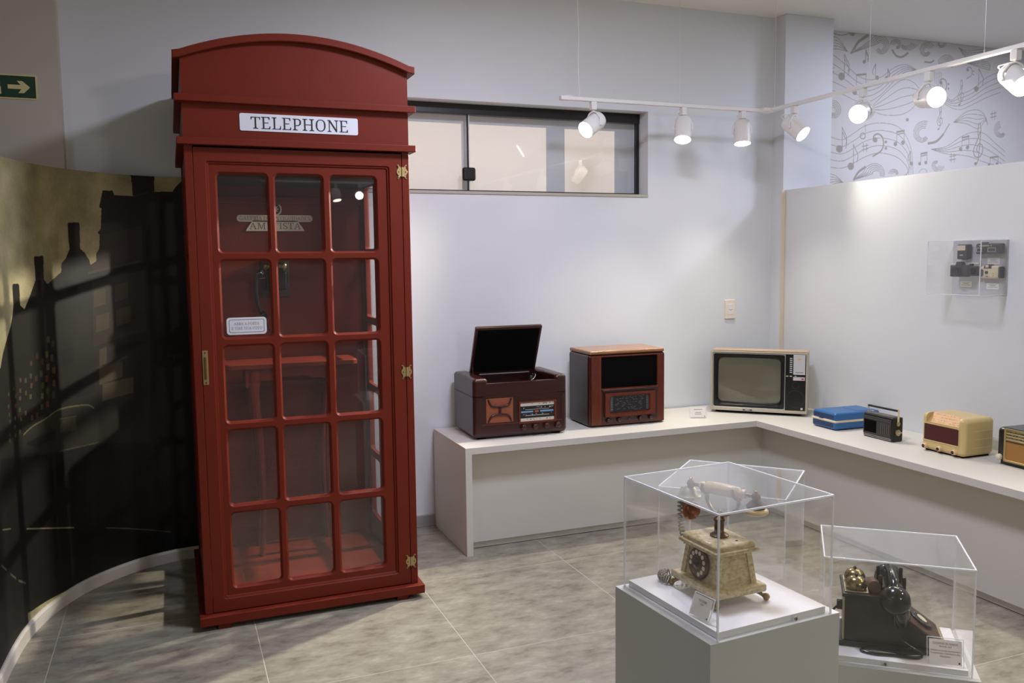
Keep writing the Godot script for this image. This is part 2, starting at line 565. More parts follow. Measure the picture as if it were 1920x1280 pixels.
	var d3 := Image.create(256, 64, false, Image.FORMAT_RGB8)
	d3.fill(Color8(196, 178, 120))
	for k in 3:
		d3.fill_rect(Rect2i(0, 6 + k * 20, 256, 12), Color8(46, 40, 30))
		for i in 30:
			d3.fill_rect(Rect2i(4 + i * 8, 9 + k * 20, rg.randi_range(2, 6), 4), Color8(190, 172, 118))
	printed("black_radio_dial", d3, 0.35)
	var d4 := Image.create(256, 96, false, Image.FORMAT_RGB8)
	d4.fill(Color8(206, 158, 104))
	for i in 60:
		d4.fill_rect(Rect2i(rg.randi_range(4, 240), [10, 36, 60, 78][i % 4], rg.randi_range(4, 12), 6), Color8(150, 92, 58))
	printed("cream_dial", d4, 0.45)
	# music wallpaper, drawn in metres from the top left of the covered wall (x 4.34, y 3.256)
	var k := 380.0
	var wp := Image.create(940, 1240, false, Image.FORMAT_RGB8)
	wp.fill(Color8(216, 214, 211))
	var inkc := Color8(166, 160, 150)
	for s in STROKES:
		var l := []
		for p in curve(pairs(s, 1), 6):
			l.append(Vector2((p.x - 4.34) * k, (3.256 - p.y) * k))
		stroke(wp, l, maxf(s[0] * k, 1.7), inkc)
	for s in DOTS:
		spot_of(wp, Vector2((s[0] - 4.34) * k, (3.256 - s[1]) * k), s[2] * k, inkc, 0.82)
	printed("music_wallpaper", wp, 0.7)
	# street scene printed on the curved panel: metres along it and up it
	var mw := 1136
	var mh := 832
	var kx := mw / 2.84
	var ky := mh / 2.08
	var big := noise(11, 0.006, 4)
	var fine := noise(12, 0.11, 3)
	var mu := Image.create(mw, mh, false, Image.FORMAT_RGB8)
	for y in mh:
		for x in mw:
			var q := 1.0 + 0.3 * big.get_noise_2d(x, y) + 0.05 * fine.get_noise_2d(x, y)
			mu.set_pixel(x, y, Color(0.67 * q, 0.635 * q, 0.475 * q))
	for s in MURAL_SHAPES:
		var l := PackedVector2Array()
		for p in pairs(s, 1):
			l.append(Vector2(p.x * kx, (2.08 - p.y) * ky))
		fill(mu, l, s[0])
	for s in MURAL_LINES:
		var l := []
		for p in curve(pairs(s, 2), 4):
			l.append(Vector2(p.x * kx, (2.08 - p.y) * ky))
		stroke(mu, l, s[1] * kx, s[0])
	printed("street_mural", mu, 0.5)
func printed(n: String, im: Image, rough: float):
	var m := mat(n, Color.WHITE, rough)
	m.albedo_texture = ImageTexture.create_from_image(im)
	m.texture_repeat = false

const STROKES := [[0.0066,4.694,3.098,4.696,3.019,4.697,2.943],
[0.0066,4.694,3.098,4.716,3.065,4.745,3.022,4.736,2.974],
[0.0066,4.695,3.070,4.717,3.036,4.746,2.993,4.737,2.945],
[0.0066,4.914,3.146,4.915,3.102,4.915,3.061],
[0.0066,4.914,3.146,4.926,3.127,4.942,3.104,4.937,3.077],
[0.0066,4.915,3.130,4.927,3.111,4.943,3.088,4.938,3.061],
[0.0053,4.823,2.959,4.826,2.829],
[0.0053,4.923,2.972,4.926,2.842],
[0.0145,4.822,2.956,4.924,2.969],
[0.0066,5.022,3.052,5.024,3.000,5.025,2.952],
[0.0066,5.022,3.052,5.009,3.028,4.993,2.998,5.001,2.968],
[0.0066,5.154,3.025,5.155,2.991,5.157,2.961],
[0.0066,5.154,3.025,5.163,3.011,5.176,2.993,5.172,2.972],
[0.0066,5.154,3.013,5.164,2.999,5.177,2.980,5.173,2.959],
[0.0066,4.689,2.570,4.692,2.491,4.694,2.416],
[0.0066,4.689,2.570,4.711,2.536,4.739,2.493,4.730,2.445],
[0.0066,4.690,2.541,4.712,2.507,4.740,2.464,4.731,2.416],
[0.0066,4.810,2.449,4.813,2.369,4.816,2.292],
[0.0066,4.810,2.449,4.832,2.415,4.861,2.370,4.852,2.321],
[0.0053,5.273,2.561,5.276,2.469],
[0.0053,5.355,2.574,5.357,2.482],
[0.0145,5.272,2.558,5.356,2.572],
[0.0079,5.274,2.540,5.356,2.555],
[0.0066,5.431,2.419,5.430,2.372,5.429,2.329],
[0.0066,5.431,2.419,5.420,2.398,5.405,2.371,5.412,2.343],
[0.0053,5.549,2.406,5.552,2.327],
[0.0053,5.619,2.418,5.621,2.338],
[0.0145,5.548,2.403,5.620,2.415],
[0.0079,5.550,2.384,5.620,2.398],
[0.0053,6.020,2.546,6.023,2.455],
[0.0053,6.101,2.562,6.105,2.470],
[0.0145,6.019,2.543,6.103,2.559],
[0.0079,6.021,2.524,6.102,2.541],
[0.0066,6.189,3.090,6.191,3.011,6.193,2.935],
[0.0066,6.189,3.090,6.214,3.057,6.246,3.014,6.237,2.966],
[0.0053,6.368,2.400,6.370,2.338],
[0.0053,6.465,2.414,6.468,2.351],
[0.0145,6.366,2.397,6.467,2.411],
[0.0079,4.934,2.516,4.931,2.505,4.921,2.497,4.908,2.494,4.894,2.496,4.884,2.503,4.880,2.514,4.883,2.524,4.893,2.532,4.906,2.536,4.920,2.534,4.930,2.526,4.934,2.516],
[0.0053,4.930,2.602,4.933,2.516],
[0.0079,5.630,2.918,5.627,2.907,5.616,2.898,5.602,2.894,5.587,2.896,5.576,2.903,5.571,2.914,5.575,2.925,5.585,2.933,5.600,2.937,5.614,2.935,5.626,2.928,5.630,2.918],
[0.0053,5.622,3.022,5.627,2.917],
[0.0066,4.546,3.247,4.618,3.232,4.690,3.236,4.743,3.254],
[0.0053,4.917,2.462,4.919,2.397],
[0.0053,4.948,2.463,4.951,2.398],
[0.0066,4.900,2.437,4.967,2.449],
[0.0066,4.901,2.411,4.968,2.423],
[0.0053,5.898,2.417,5.902,2.349],
[0.0053,5.933,2.418,5.937,2.350],
[0.0066,5.880,2.391,5.954,2.403],
[0.0066,5.881,2.364,5.956,2.376],
[0.0053,6.367,2.769,6.371,2.701],
[0.0053,6.403,2.771,6.407,2.703],
[0.0066,6.348,2.742,6.424,2.757],
[0.0066,6.349,2.715,6.426,2.730],
[0.0053,4.539,3.006,4.541,2.937],
[0.0053,4.572,3.008,4.574,2.940],
[0.0066,4.521,2.980,4.592,2.994],
[0.0066,4.521,2.952,4.593,2.966],
[0.0130,5.020,2.483,5.024,2.518,5.070,2.536,5.115,2.514,5.131,2.463,5.106,2.411,5.019,2.368],
[0.0089,5.737,2.947,5.740,2.972,5.773,2.985,5.806,2.971,5.818,2.936,5.801,2.898,5.737,2.867],
[0.0067,6.047,3.064,6.049,3.083,6.075,3.093,6.100,3.082,6.110,3.056,6.096,3.027,6.047,3.003],
[0.0092,6.197,2.338,6.213,2.356,6.225,2.395,6.234,2.498,6.242,2.601,6.229,2.662,6.211,2.646,6.207,2.589,6.221,2.549],
[0.0092,6.242,2.611,6.197,2.517,6.164,2.455,6.181,2.404,6.239,2.401,6.273,2.448,6.263,2.494,6.219,2.498,6.200,2.456,6.223,2.431],
[0.0057,5.973,2.793,5.983,2.804,5.990,2.829,5.996,2.891,6.001,2.953,5.993,2.990,5.982,2.980,5.980,2.946,5.988,2.922],
[0.0057,6.001,2.959,5.973,2.902,5.954,2.864,5.964,2.833,5.999,2.832,6.019,2.861,6.013,2.889,5.987,2.890,5.975,2.865,5.989,2.850],
[0.0054,5.740,2.594,5.749,2.604,5.756,2.626,5.761,2.684,5.766,2.742,5.758,2.776,5.749,2.767,5.746,2.735,5.754,2.713],
[0.0054,5.765,2.748,5.740,2.695,5.722,2.659,5.732,2.631,5.763,2.629,5.782,2.656,5.777,2.682,5.753,2.684,5.742,2.660,5.755,2.646],
[0.0046,4.538,3.102,4.684,3.037,4.833,2.955,4.958,2.930,5.083,2.957,5.220,3.033,5.348,3.066,5.491,3.026],
[0.0046,4.966,2.714,5.113,2.826,5.301,2.945,5.432,2.941,5.527,2.879],
[0.0046,4.556,2.500,4.690,2.479,4.811,2.532,4.933,2.592,5.083,2.618,5.263,2.605,5.371,2.539,5.442,2.419,5.470,2.232],
[0.0046,5.662,2.442,5.833,2.468,5.996,2.545,6.135,2.590,6.279,2.587,6.430,2.511,6.545,2.453],
[0.0046,5.674,3.030,5.701,2.894,5.816,2.792,5.970,2.760,6.123,2.804,6.291,2.869,6.464,2.920],
[0.0046,5.913,2.659,6.055,2.745,6.197,2.767,6.285,2.726,6.322,2.656],
[0.0046,4.541,3.212,4.631,3.204,4.724,3.119],
[0.0046,5.938,3.236,6.044,3.215,6.240,3.245],
[0.0046,6.035,3.124,6.161,3.144,6.304,3.144,6.322,3.084],
[0.0046,4.565,2.229,4.638,2.212,4.712,2.166],
[0.0046,4.540,3.036,4.686,2.980,4.835,2.908,4.959,2.890,5.084,2.925,5.221,3.008,5.348,3.052,5.491,3.026],
[0.0046,4.966,2.714,5.115,2.789,5.304,2.882,5.434,2.893,5.528,2.871],
[0.0046,4.558,2.444,4.692,2.428,4.813,2.477,4.935,2.535,5.085,2.563,5.266,2.547,5.373,2.482,5.435,2.380,5.444,2.232],
[0.0046,5.662,2.442,5.833,2.454,5.998,2.511,6.138,2.542,6.282,2.531,6.433,2.468,6.547,2.413],
[0.0046,5.693,3.032,5.720,2.896,5.829,2.801,5.969,2.788,6.121,2.834,6.289,2.908,6.461,2.961],
[0.0046,5.913,2.659,6.057,2.723,6.199,2.731,6.286,2.716,6.322,2.656],
[0.0046,4.542,3.190,4.631,3.185,4.724,3.119],
[0.0046,5.938,3.236,6.044,3.201,6.242,3.225],
[0.0046,6.035,3.124,6.161,3.134,6.305,3.130,6.322,3.084],
[0.0046,4.565,2.206,4.638,2.198,4.712,2.166],
[0.0046,4.542,2.970,4.688,2.923,4.836,2.861,4.961,2.851,5.085,2.892,5.222,2.983,5.349,3.039,5.491,3.026],
[0.0046,4.966,2.714,5.116,2.753,5.306,2.818,5.436,2.844,5.528,2.863],
[0.0046,4.560,2.388,4.693,2.376,4.815,2.422,4.937,2.478,5.087,2.507,5.268,2.489,5.376,2.426,5.427,2.340,5.417,2.231],
[0.0046,5.662,2.442,5.834,2.440,6.000,2.476,6.141,2.493,6.286,2.475,6.435,2.424,6.550,2.374],
[0.0046,5.712,3.033,5.739,2.897,5.843,2.810,5.967,2.816,6.120,2.864,6.287,2.946,6.458,3.002],
[0.0046,5.913,2.659,6.058,2.700,6.201,2.694,6.287,2.705,6.322,2.656],
[0.0046,4.542,3.168,4.632,3.167,4.724,3.119],
[0.0046,5.938,3.236,6.045,3.187,6.243,3.205],
[0.0046,6.035,3.124,6.162,3.124,6.306,3.116,6.322,3.084],
[0.0046,4.566,2.184,4.638,2.185,4.712,2.166],
[0.0046,4.544,2.904,4.690,2.865,4.838,2.814,4.962,2.811,5.086,2.860,5.223,2.959,5.350,3.026,5.491,3.026],
[0.0046,4.966,2.714,5.117,2.717,5.309,2.755,5.438,2.796,5.528,2.856],
[0.0046,4.561,2.332,4.695,2.324,4.816,2.367,4.939,2.421,5.090,2.451,5.271,2.431,5.378,2.369,5.419,2.300,5.391,2.230],
[0.0046,5.662,2.442,5.835,2.426,6.001,2.442,6.143,2.444,6.289,2.418,6.438,2.381,6.552,2.334],
[0.0046,5.731,3.034,5.758,2.898,5.856,2.818,5.966,2.844,6.118,2.894,6.285,2.984,6.456,3.042],
[0.0046,5.913,2.659,6.059,2.678,6.203,2.658,6.287,2.695,6.322,2.656],
[0.0046,4.543,3.146,4.632,3.149,4.724,3.119],
[0.0046,5.938,3.236,6.046,3.173,6.244,3.185],
[0.0046,6.035,3.124,6.162,3.114,6.307,3.101,6.322,3.084],
[0.0046,4.567,2.161,4.639,2.172,4.712,2.166],
[0.0046,4.546,2.838,4.691,2.807,4.840,2.767,4.964,2.771,5.088,2.828,5.224,2.934,5.350,3.012,5.491,3.026],
[0.0046,4.966,2.714,5.119,2.680,5.312,2.691,5.441,2.747,5.529,2.848],
[0.0046,4.563,2.276,4.697,2.272,4.818,2.312,4.941,2.363,5.092,2.395,5.273,2.372,5.381,2.312,5.412,2.261,5.364,2.230],
[0.0046,5.662,2.442,5.835,2.412,6.003,2.408,6.146,2.395,6.292,2.362,6.441,2.337,6.555,2.294],
[0.0046,5.750,3.035,5.778,2.899,5.869,2.827,5.964,2.872,6.116,2.924,6.282,3.023,6.453,3.083],
[0.0046,5.913,2.659,6.060,2.656,6.205,2.621,6.288,2.685,6.322,2.656],
[0.0046,4.544,3.124,4.633,3.130,4.724,3.119],
[0.0046,5.938,3.236,6.047,3.159,6.245,3.165],
[0.0046,6.035,3.124,6.163,3.104,6.307,3.087,6.322,3.084],
[0.0046,4.567,2.138,4.639,2.159,4.712,2.166],
[0.0046,4.757,3.107,4.960,3.217,4.999,3.246,5.046,3.260,5.093,3.257,5.131,3.241,5.153,3.215,5.158,3.185,5.145,3.158,5.120,3.137,5.089,3.127,5.059,3.128,5.035,3.137,5.021,3.153],
[0.0046,4.757,3.107,4.977,3.211,5.009,3.235,5.050,3.247,5.089,3.245,5.121,3.231,5.140,3.209,5.144,3.184,5.134,3.161,5.112,3.143,5.086,3.135,5.060,3.135,5.040,3.144,5.028,3.157],
[0.0046,4.757,3.107,4.993,3.205,5.020,3.225,5.053,3.235,5.085,3.233,5.112,3.222,5.127,3.204,5.130,3.183,5.122,3.164,5.104,3.150,5.083,3.143,5.061,3.143,5.045,3.150,5.035,3.161],
[0.0046,4.757,3.107,5.009,3.199,5.030,3.215,5.056,3.222,5.082,3.221,5.102,3.212,5.114,3.198,5.117,3.182,5.110,3.167,5.096,3.156,5.079,3.150,5.063,3.151,5.050,3.156,5.042,3.164],
[0.0046,4.757,3.107,5.026,3.194,5.041,3.205,5.059,3.210,5.078,3.209,5.092,3.203,5.101,3.193,5.103,3.181,5.098,3.170,5.088,3.162,5.076,3.158,5.064,3.158,5.055,3.162,5.049,3.168],
[0.0211,4.790,3.142,4.837,3.197,4.934,3.252],
[0.0132,4.757,3.107,4.807,3.167],
[0.0046,5.171,3.203,5.182,3.222,5.201,3.236,5.223,3.244,5.247,3.245,5.267,3.240,5.281,3.229,5.288,3.216,5.288,3.203,5.281,3.191,5.269,3.182,5.256,3.178,5.242,3.177],
[0.0046,5.186,3.203,5.194,3.218,5.209,3.229,5.227,3.235,5.246,3.236,5.262,3.232,5.273,3.224,5.279,3.213,5.279,3.202,5.273,3.193,5.264,3.186,5.253,3.182,5.242,3.182],
[0.0046,5.200,3.202,5.206,3.214,5.217,3.222,5.231,3.227,5.245,3.227,5.257,3.224,5.266,3.218,5.270,3.210,5.270,3.202,5.265,3.195,5.259,3.190,5.250,3.187,5.242,3.187],
[0.0046,5.214,3.202,5.218,3.210,5.226,3.215,5.235,3.218,5.244,3.219,5.252,3.217,5.258,3.212,5.261,3.207,5.260,3.202,5.258,3.197,5.253,3.194,5.248,3.192,5.242,3.192],
[0.0046,5.469,3.223,5.455,3.209,5.439,3.198,5.422,3.188,5.405,3.181,5.387,3.176,5.370,3.173,5.353,3.173,5.338,3.174,5.324,3.177,5.311,3.181,5.301,3.187,5.293,3.193],
[0.0046,5.453,3.225,5.440,3.213,5.426,3.202,5.411,3.194,5.396,3.188,5.380,3.183,5.364,3.181,5.349,3.180,5.335,3.181,5.323,3.184,5.312,3.188,5.302,3.193,5.295,3.199],
[0.0046,5.437,3.227,5.426,3.216,5.414,3.207,5.400,3.200,5.386,3.194,5.372,3.190,5.358,3.188,5.345,3.187,5.333,3.188,5.322,3.191,5.312,3.194,5.304,3.199,5.297,3.204],
[0.0046,5.421,3.230,5.412,3.220,5.401,3.212,5.389,3.206,5.377,3.201,5.365,3.197,5.353,3.195,5.341,3.195,5.330,3.196,5.321,3.198,5.312,3.201,5.305,3.205,5.299,3.209],
[0.0046,5.406,3.232,5.397,3.224,5.388,3.217,5.378,3.211,5.368,3.207,5.357,3.204,5.347,3.203,5.337,3.202,5.328,3.203,5.320,3.205,5.312,3.207,5.306,3.211,5.302,3.214],
[0.0158,5.195,3.164,5.242,3.125,5.306,3.120,5.370,3.154],
[0.0046,5.658,3.225,5.625,3.244,5.585,3.249,5.547,3.241,5.518,3.223,5.502,3.199,5.502,3.175,5.516,3.156,5.539,3.144,5.566,3.142,5.590,3.148,5.607,3.160,5.615,3.175],
[0.0046,5.645,3.219,5.617,3.234,5.583,3.239,5.551,3.232,5.526,3.217,5.513,3.197,5.513,3.177,5.525,3.160,5.544,3.150,5.567,3.148,5.587,3.153,5.602,3.164,5.608,3.176],
[0.0046,5.632,3.212,5.609,3.225,5.581,3.229,5.555,3.224,5.535,3.211,5.524,3.195,5.524,3.178,5.533,3.164,5.549,3.156,5.568,3.154,5.585,3.159,5.597,3.167,5.602,3.178],
[0.0046,5.619,3.206,5.601,3.216,5.580,3.219,5.559,3.215,5.543,3.205,5.535,3.192,5.535,3.179,5.542,3.169,5.555,3.162,5.569,3.161,5.582,3.164,5.592,3.171,5.596,3.179],
[0.0046,5.606,3.200,5.593,3.207,5.578,3.209,5.563,3.206,5.551,3.199,5.545,3.190,5.545,3.180,5.551,3.173,5.560,3.168,5.570,3.167,5.580,3.170,5.586,3.175,5.589,3.180],
[0.0119,5.557,3.100,5.624,3.100,5.663,3.118],
[0.0046,5.719,3.082,5.717,3.120,5.737,3.141,5.762,3.157,5.792,3.166,5.821,3.168,5.848,3.164,5.871,3.154,5.886,3.141,5.895,3.125,5.896,3.110,5.890,3.095,5.879,3.084,5.866,3.075],
[0.0046,5.719,3.082,5.735,3.117,5.751,3.134,5.773,3.147,5.797,3.155,5.822,3.157,5.845,3.153,5.864,3.145,5.877,3.134,5.884,3.121,5.885,3.108,5.880,3.096,5.871,3.086,5.859,3.079],
[0.0046,5.719,3.082,5.753,3.113,5.766,3.128,5.783,3.138,5.803,3.144,5.823,3.146,5.842,3.143,5.857,3.137,5.867,3.128,5.873,3.117,5.874,3.106,5.870,3.097,5.863,3.089,5.853,3.083],
[0.0046,5.719,3.082,5.770,3.110,5.781,3.121,5.794,3.129,5.809,3.134,5.824,3.135,5.838,3.133,5.850,3.128,5.858,3.121,5.862,3.113,5.863,3.105,5.860,3.097,5.854,3.091,5.847,3.087],
[0.0046,5.719,3.082,5.788,3.107,5.795,3.114,5.804,3.120,5.815,3.123,5.825,3.124,5.835,3.122,5.843,3.119,5.848,3.114,5.851,3.109,5.852,3.103,5.850,3.098,5.846,3.094,5.841,3.091],
[0.0046,4.582,2.761,4.620,2.755,4.649,2.738,4.666,2.714,4.669,2.688,4.659,2.664,4.639,2.645,4.613,2.635,4.586,2.634,4.564,2.640,4.548,2.653,4.540,2.668,4.542,2.683],
[0.0046,4.582,2.748,4.614,2.743,4.639,2.729,4.653,2.709,4.656,2.687,4.647,2.667,4.631,2.652,4.609,2.643,4.587,2.642,4.567,2.647,4.554,2.658,4.548,2.670,4.549,2.683],
[0.0046,4.583,2.736,4.609,2.731,4.629,2.720,4.640,2.704,4.642,2.686,4.636,2.670,4.622,2.658,4.605,2.651,4.587,2.650,4.571,2.654,4.560,2.663,4.556,2.673,4.556,2.683],
[0.0046,4.584,2.723,4.603,2.720,4.618,2.711,4.627,2.699,4.629,2.686,4.624,2.673,4.613,2.664,4.600,2.659,4.587,2.658,4.575,2.661,4.567,2.668,4.563,2.676,4.564,2.683],
[0.0046,4.585,2.710,4.598,2.708,4.608,2.702,4.614,2.694,4.615,2.685,4.612,2.677,4.605,2.670,4.596,2.667,4.587,2.666,4.579,2.669,4.573,2.673,4.571,2.678,4.571,2.683],
[0.0046,5.617,2.652,5.565,2.652,5.519,2.639,5.485,2.616,5.465,2.587,5.460,2.556,5.471,2.529,5.493,2.507,5.523,2.495,5.555,2.491,5.584,2.497,5.607,2.509,5.621,2.525],
[0.0046,5.610,2.639,5.566,2.639,5.526,2.628,5.496,2.608,5.478,2.582,5.474,2.556,5.484,2.532,5.503,2.513,5.529,2.502,5.556,2.499,5.582,2.504,5.602,2.514,5.614,2.528],
[0.0046,5.604,2.626,5.566,2.626,5.532,2.617,5.507,2.600,5.492,2.578,5.488,2.555,5.496,2.535,5.513,2.519,5.535,2.510,5.558,2.507,5.580,2.511,5.597,2.520,5.607,2.532],
[0.0046,5.598,2.614,5.567,2.614,5.539,2.606,5.517,2.591,5.505,2.574,5.502,2.555,5.509,2.538,5.523,2.525,5.541,2.517,5.560,2.515,5.578,2.518,5.592,2.526,5.601,2.535],
[0.0046,5.592,2.601,5.567,2.601,5.545,2.594,5.528,2.583,5.519,2.569,5.517,2.554,5.522,2.541,5.532,2.531,5.547,2.524,5.562,2.523,5.576,2.525,5.587,2.531,5.594,2.539],
[0.0185,5.626,2.485,5.721,2.504,5.800,2.562],
[0.0092,5.800,2.562,5.865,2.645],
[0.0046,5.820,2.315,5.805,2.293,5.780,2.278,5.751,2.272,5.723,2.275,5.700,2.285,5.685,2.300,5.680,2.317,5.684,2.333,5.696,2.345,5.713,2.353,5.730,2.355,5.746,2.351],
[0.0046,5.803,2.317,5.791,2.299,5.771,2.288,5.748,2.283,5.726,2.285,5.708,2.293,5.696,2.305,5.692,2.318,5.695,2.331,5.704,2.341,5.717,2.347,5.732,2.349,5.744,2.346],
[0.0046,5.786,2.319,5.777,2.306,5.763,2.297,5.745,2.293,5.729,2.295,5.715,2.301,5.706,2.310,5.703,2.320,5.706,2.329,5.713,2.337,5.722,2.341,5.733,2.342,5.742,2.340],
[0.0046,5.769,2.321,5.763,2.312,5.754,2.306,5.742,2.304,5.731,2.305,5.722,2.309,5.716,2.315,5.714,2.321,5.716,2.328,5.721,2.333,5.727,2.336,5.734,2.336,5.740,2.335],
[0.0046,6.466,2.690,6.436,2.676,6.415,2.656,6.404,2.635,6.403,2.613,6.412,2.594,6.428,2.578,6.450,2.568,6.473,2.563,6.496,2.564,6.516,2.570,6.531,2.580,6.540,2.591],
[0.0046,6.471,2.679,6.445,2.666,6.427,2.650,6.417,2.632,6.417,2.613,6.424,2.596,6.438,2.583,6.457,2.574,6.477,2.570,6.496,2.571,6.513,2.576,6.526,2.584,6.533,2.594],
[0.0046,6.475,2.668,6.454,2.657,6.439,2.644,6.431,2.628,6.430,2.613,6.436,2.599,6.448,2.588,6.463,2.581,6.480,2.577,6.497,2.578,6.511,2.582,6.521,2.589,6.527,2.597],
[0.0046,6.480,2.656,6.463,2.648,6.450,2.637,6.444,2.625,6.444,2.613,6.449,2.602,6.458,2.593,6.470,2.587,6.484,2.584,6.497,2.585,6.508,2.588,6.516,2.594,6.521,2.600],
[0.0046,6.484,2.645,6.471,2.639,6.462,2.631,6.458,2.622,6.457,2.613,6.461,2.604,6.468,2.598,6.477,2.593,6.487,2.591,6.497,2.592,6.505,2.594,6.512,2.598,6.515,2.603],
[0.0046,4.823,2.188,4.921,2.247,4.940,2.273,4.966,2.293,4.996,2.306,5.028,2.313,5.060,2.314,5.089,2.308,5.114,2.298,5.133,2.283,5.145,2.267,5.151,2.250,5.150,2.233,5.144,2.219],
[0.0046,4.823,2.188,4.942,2.244,4.959,2.266,4.981,2.283,5.007,2.295,5.034,2.301,5.062,2.301,5.087,2.296,5.108,2.287,5.124,2.275,5.135,2.261,5.140,2.246,5.139,2.232,5.134,2.219],
[0.0046,4.823,2.188,4.964,2.240,4.977,2.258,4.996,2.273,5.018,2.283,5.041,2.288,5.064,2.288,5.084,2.284,5.102,2.276,5.116,2.266,5.124,2.254,5.128,2.242,5.128,2.230,5.124,2.220],
[0.0046,4.823,2.188,4.985,2.237,4.996,2.251,5.011,2.263,5.029,2.271,5.047,2.275,5.065,2.275,5.082,2.272,5.096,2.266,5.107,2.257,5.114,2.248,5.117,2.238,5.117,2.229,5.113,2.220],
[0.0046,4.823,2.188,5.007,2.233,5.015,2.244,5.026,2.253,5.040,2.259,5.054,2.262,5.067,2.262,5.080,2.260,5.091,2.255,5.099,2.249,5.104,2.242,5.106,2.234,5.106,2.227,5.103,2.221],
[0.0185,4.823,2.188,4.870,2.246,4.944,2.287],
[0.0046,5.194,2.243,5.201,2.255,5.212,2.265,5.225,2.273,5.239,2.277,5.254,2.278,5.268,2.277,5.280,2.273,5.290,2.267,5.296,2.260,5.300,2.252,5.301,2.245,5.299,2.238],
[0.0046,5.208,2.242,5.214,2.252,5.223,2.260,5.233,2.266,5.245,2.269,5.256,2.270,5.267,2.269,5.277,2.266,5.285,2.261,5.290,2.255,5.293,2.249,5.294,2.243,5.292,2.238],
[0.0046,5.223,2.241,5.227,2.248,5.233,2.254,5.241,2.259,5.250,2.261,5.259,2.262,5.267,2.261,5.274,2.259,5.280,2.255,5.284,2.251,5.286,2.246,5.287,2.242,5.285,2.238],
[0.0046,5.237,2.239,5.240,2.244,5.244,2.248,5.250,2.251,5.255,2.253,5.261,2.254,5.267,2.253,5.271,2.251,5.275,2.249,5.278,2.246,5.279,2.243,5.280,2.240,5.279,2.237],
[0.0046,5.537,2.260,5.543,2.270,5.552,2.279,5.563,2.285,5.575,2.288,5.587,2.289,5.598,2.288,5.608,2.285,5.616,2.280,5.622,2.274,5.625,2.268,5.626,2.262,5.624,2.256],
[0.0046,5.795,3.260,5.790,3.248,5.782,3.238,5.772,3.230,5.759,3.224,5.746,3.222,5.734,3.221,5.722,3.224,5.713,3.228,5.706,3.233,5.702,3.239,5.701,3.245,5.703,3.251],
[0.0046,5.781,3.259,5.778,3.249,5.771,3.241,5.763,3.235,5.753,3.231,5.743,3.229,5.733,3.228,5.724,3.230,5.717,3.233,5.712,3.238,5.709,3.242,5.708,3.247,5.709,3.252],
[0.0046,5.768,3.257,5.765,3.251,5.760,3.245,5.754,3.240,5.747,3.237,5.740,3.236,5.732,3.235,5.726,3.237,5.721,3.239,5.717,3.242,5.715,3.246,5.714,3.249,5.715,3.253]]
const DOTS := [[4.669,2.937,0.034], [4.901,3.057,0.017], [4.811,2.828,0.022], [4.911,2.841,0.022], [5.042,2.950,0.020], [5.144,2.956,0.016], [4.665,2.411,0.034], [4.788,2.287,0.033], [5.261,2.468,0.020], [5.343,2.481,0.020], [5.446,2.326,0.018], [5.539,2.327,0.017], [5.609,2.338,0.017], [6.008,2.454,0.020], [6.089,2.470,0.020], [6.167,2.930,0.026], [6.357,2.338,0.016], [6.455,2.351,0.016], [4.768,3.261,0.032], [5.385,2.655,0.016], [5.041,2.491,0.024], [5.156,2.480,0.014], [5.158,2.432,0.014], [5.752,2.954,0.016], [5.837,2.948,0.010], [5.839,2.915,0.010], [6.058,3.069,0.012], [6.124,3.065,0.007], [6.125,3.040,0.007], [6.193,2.345,0.016], [5.971,2.798,0.010], [5.738,2.598,0.009]]
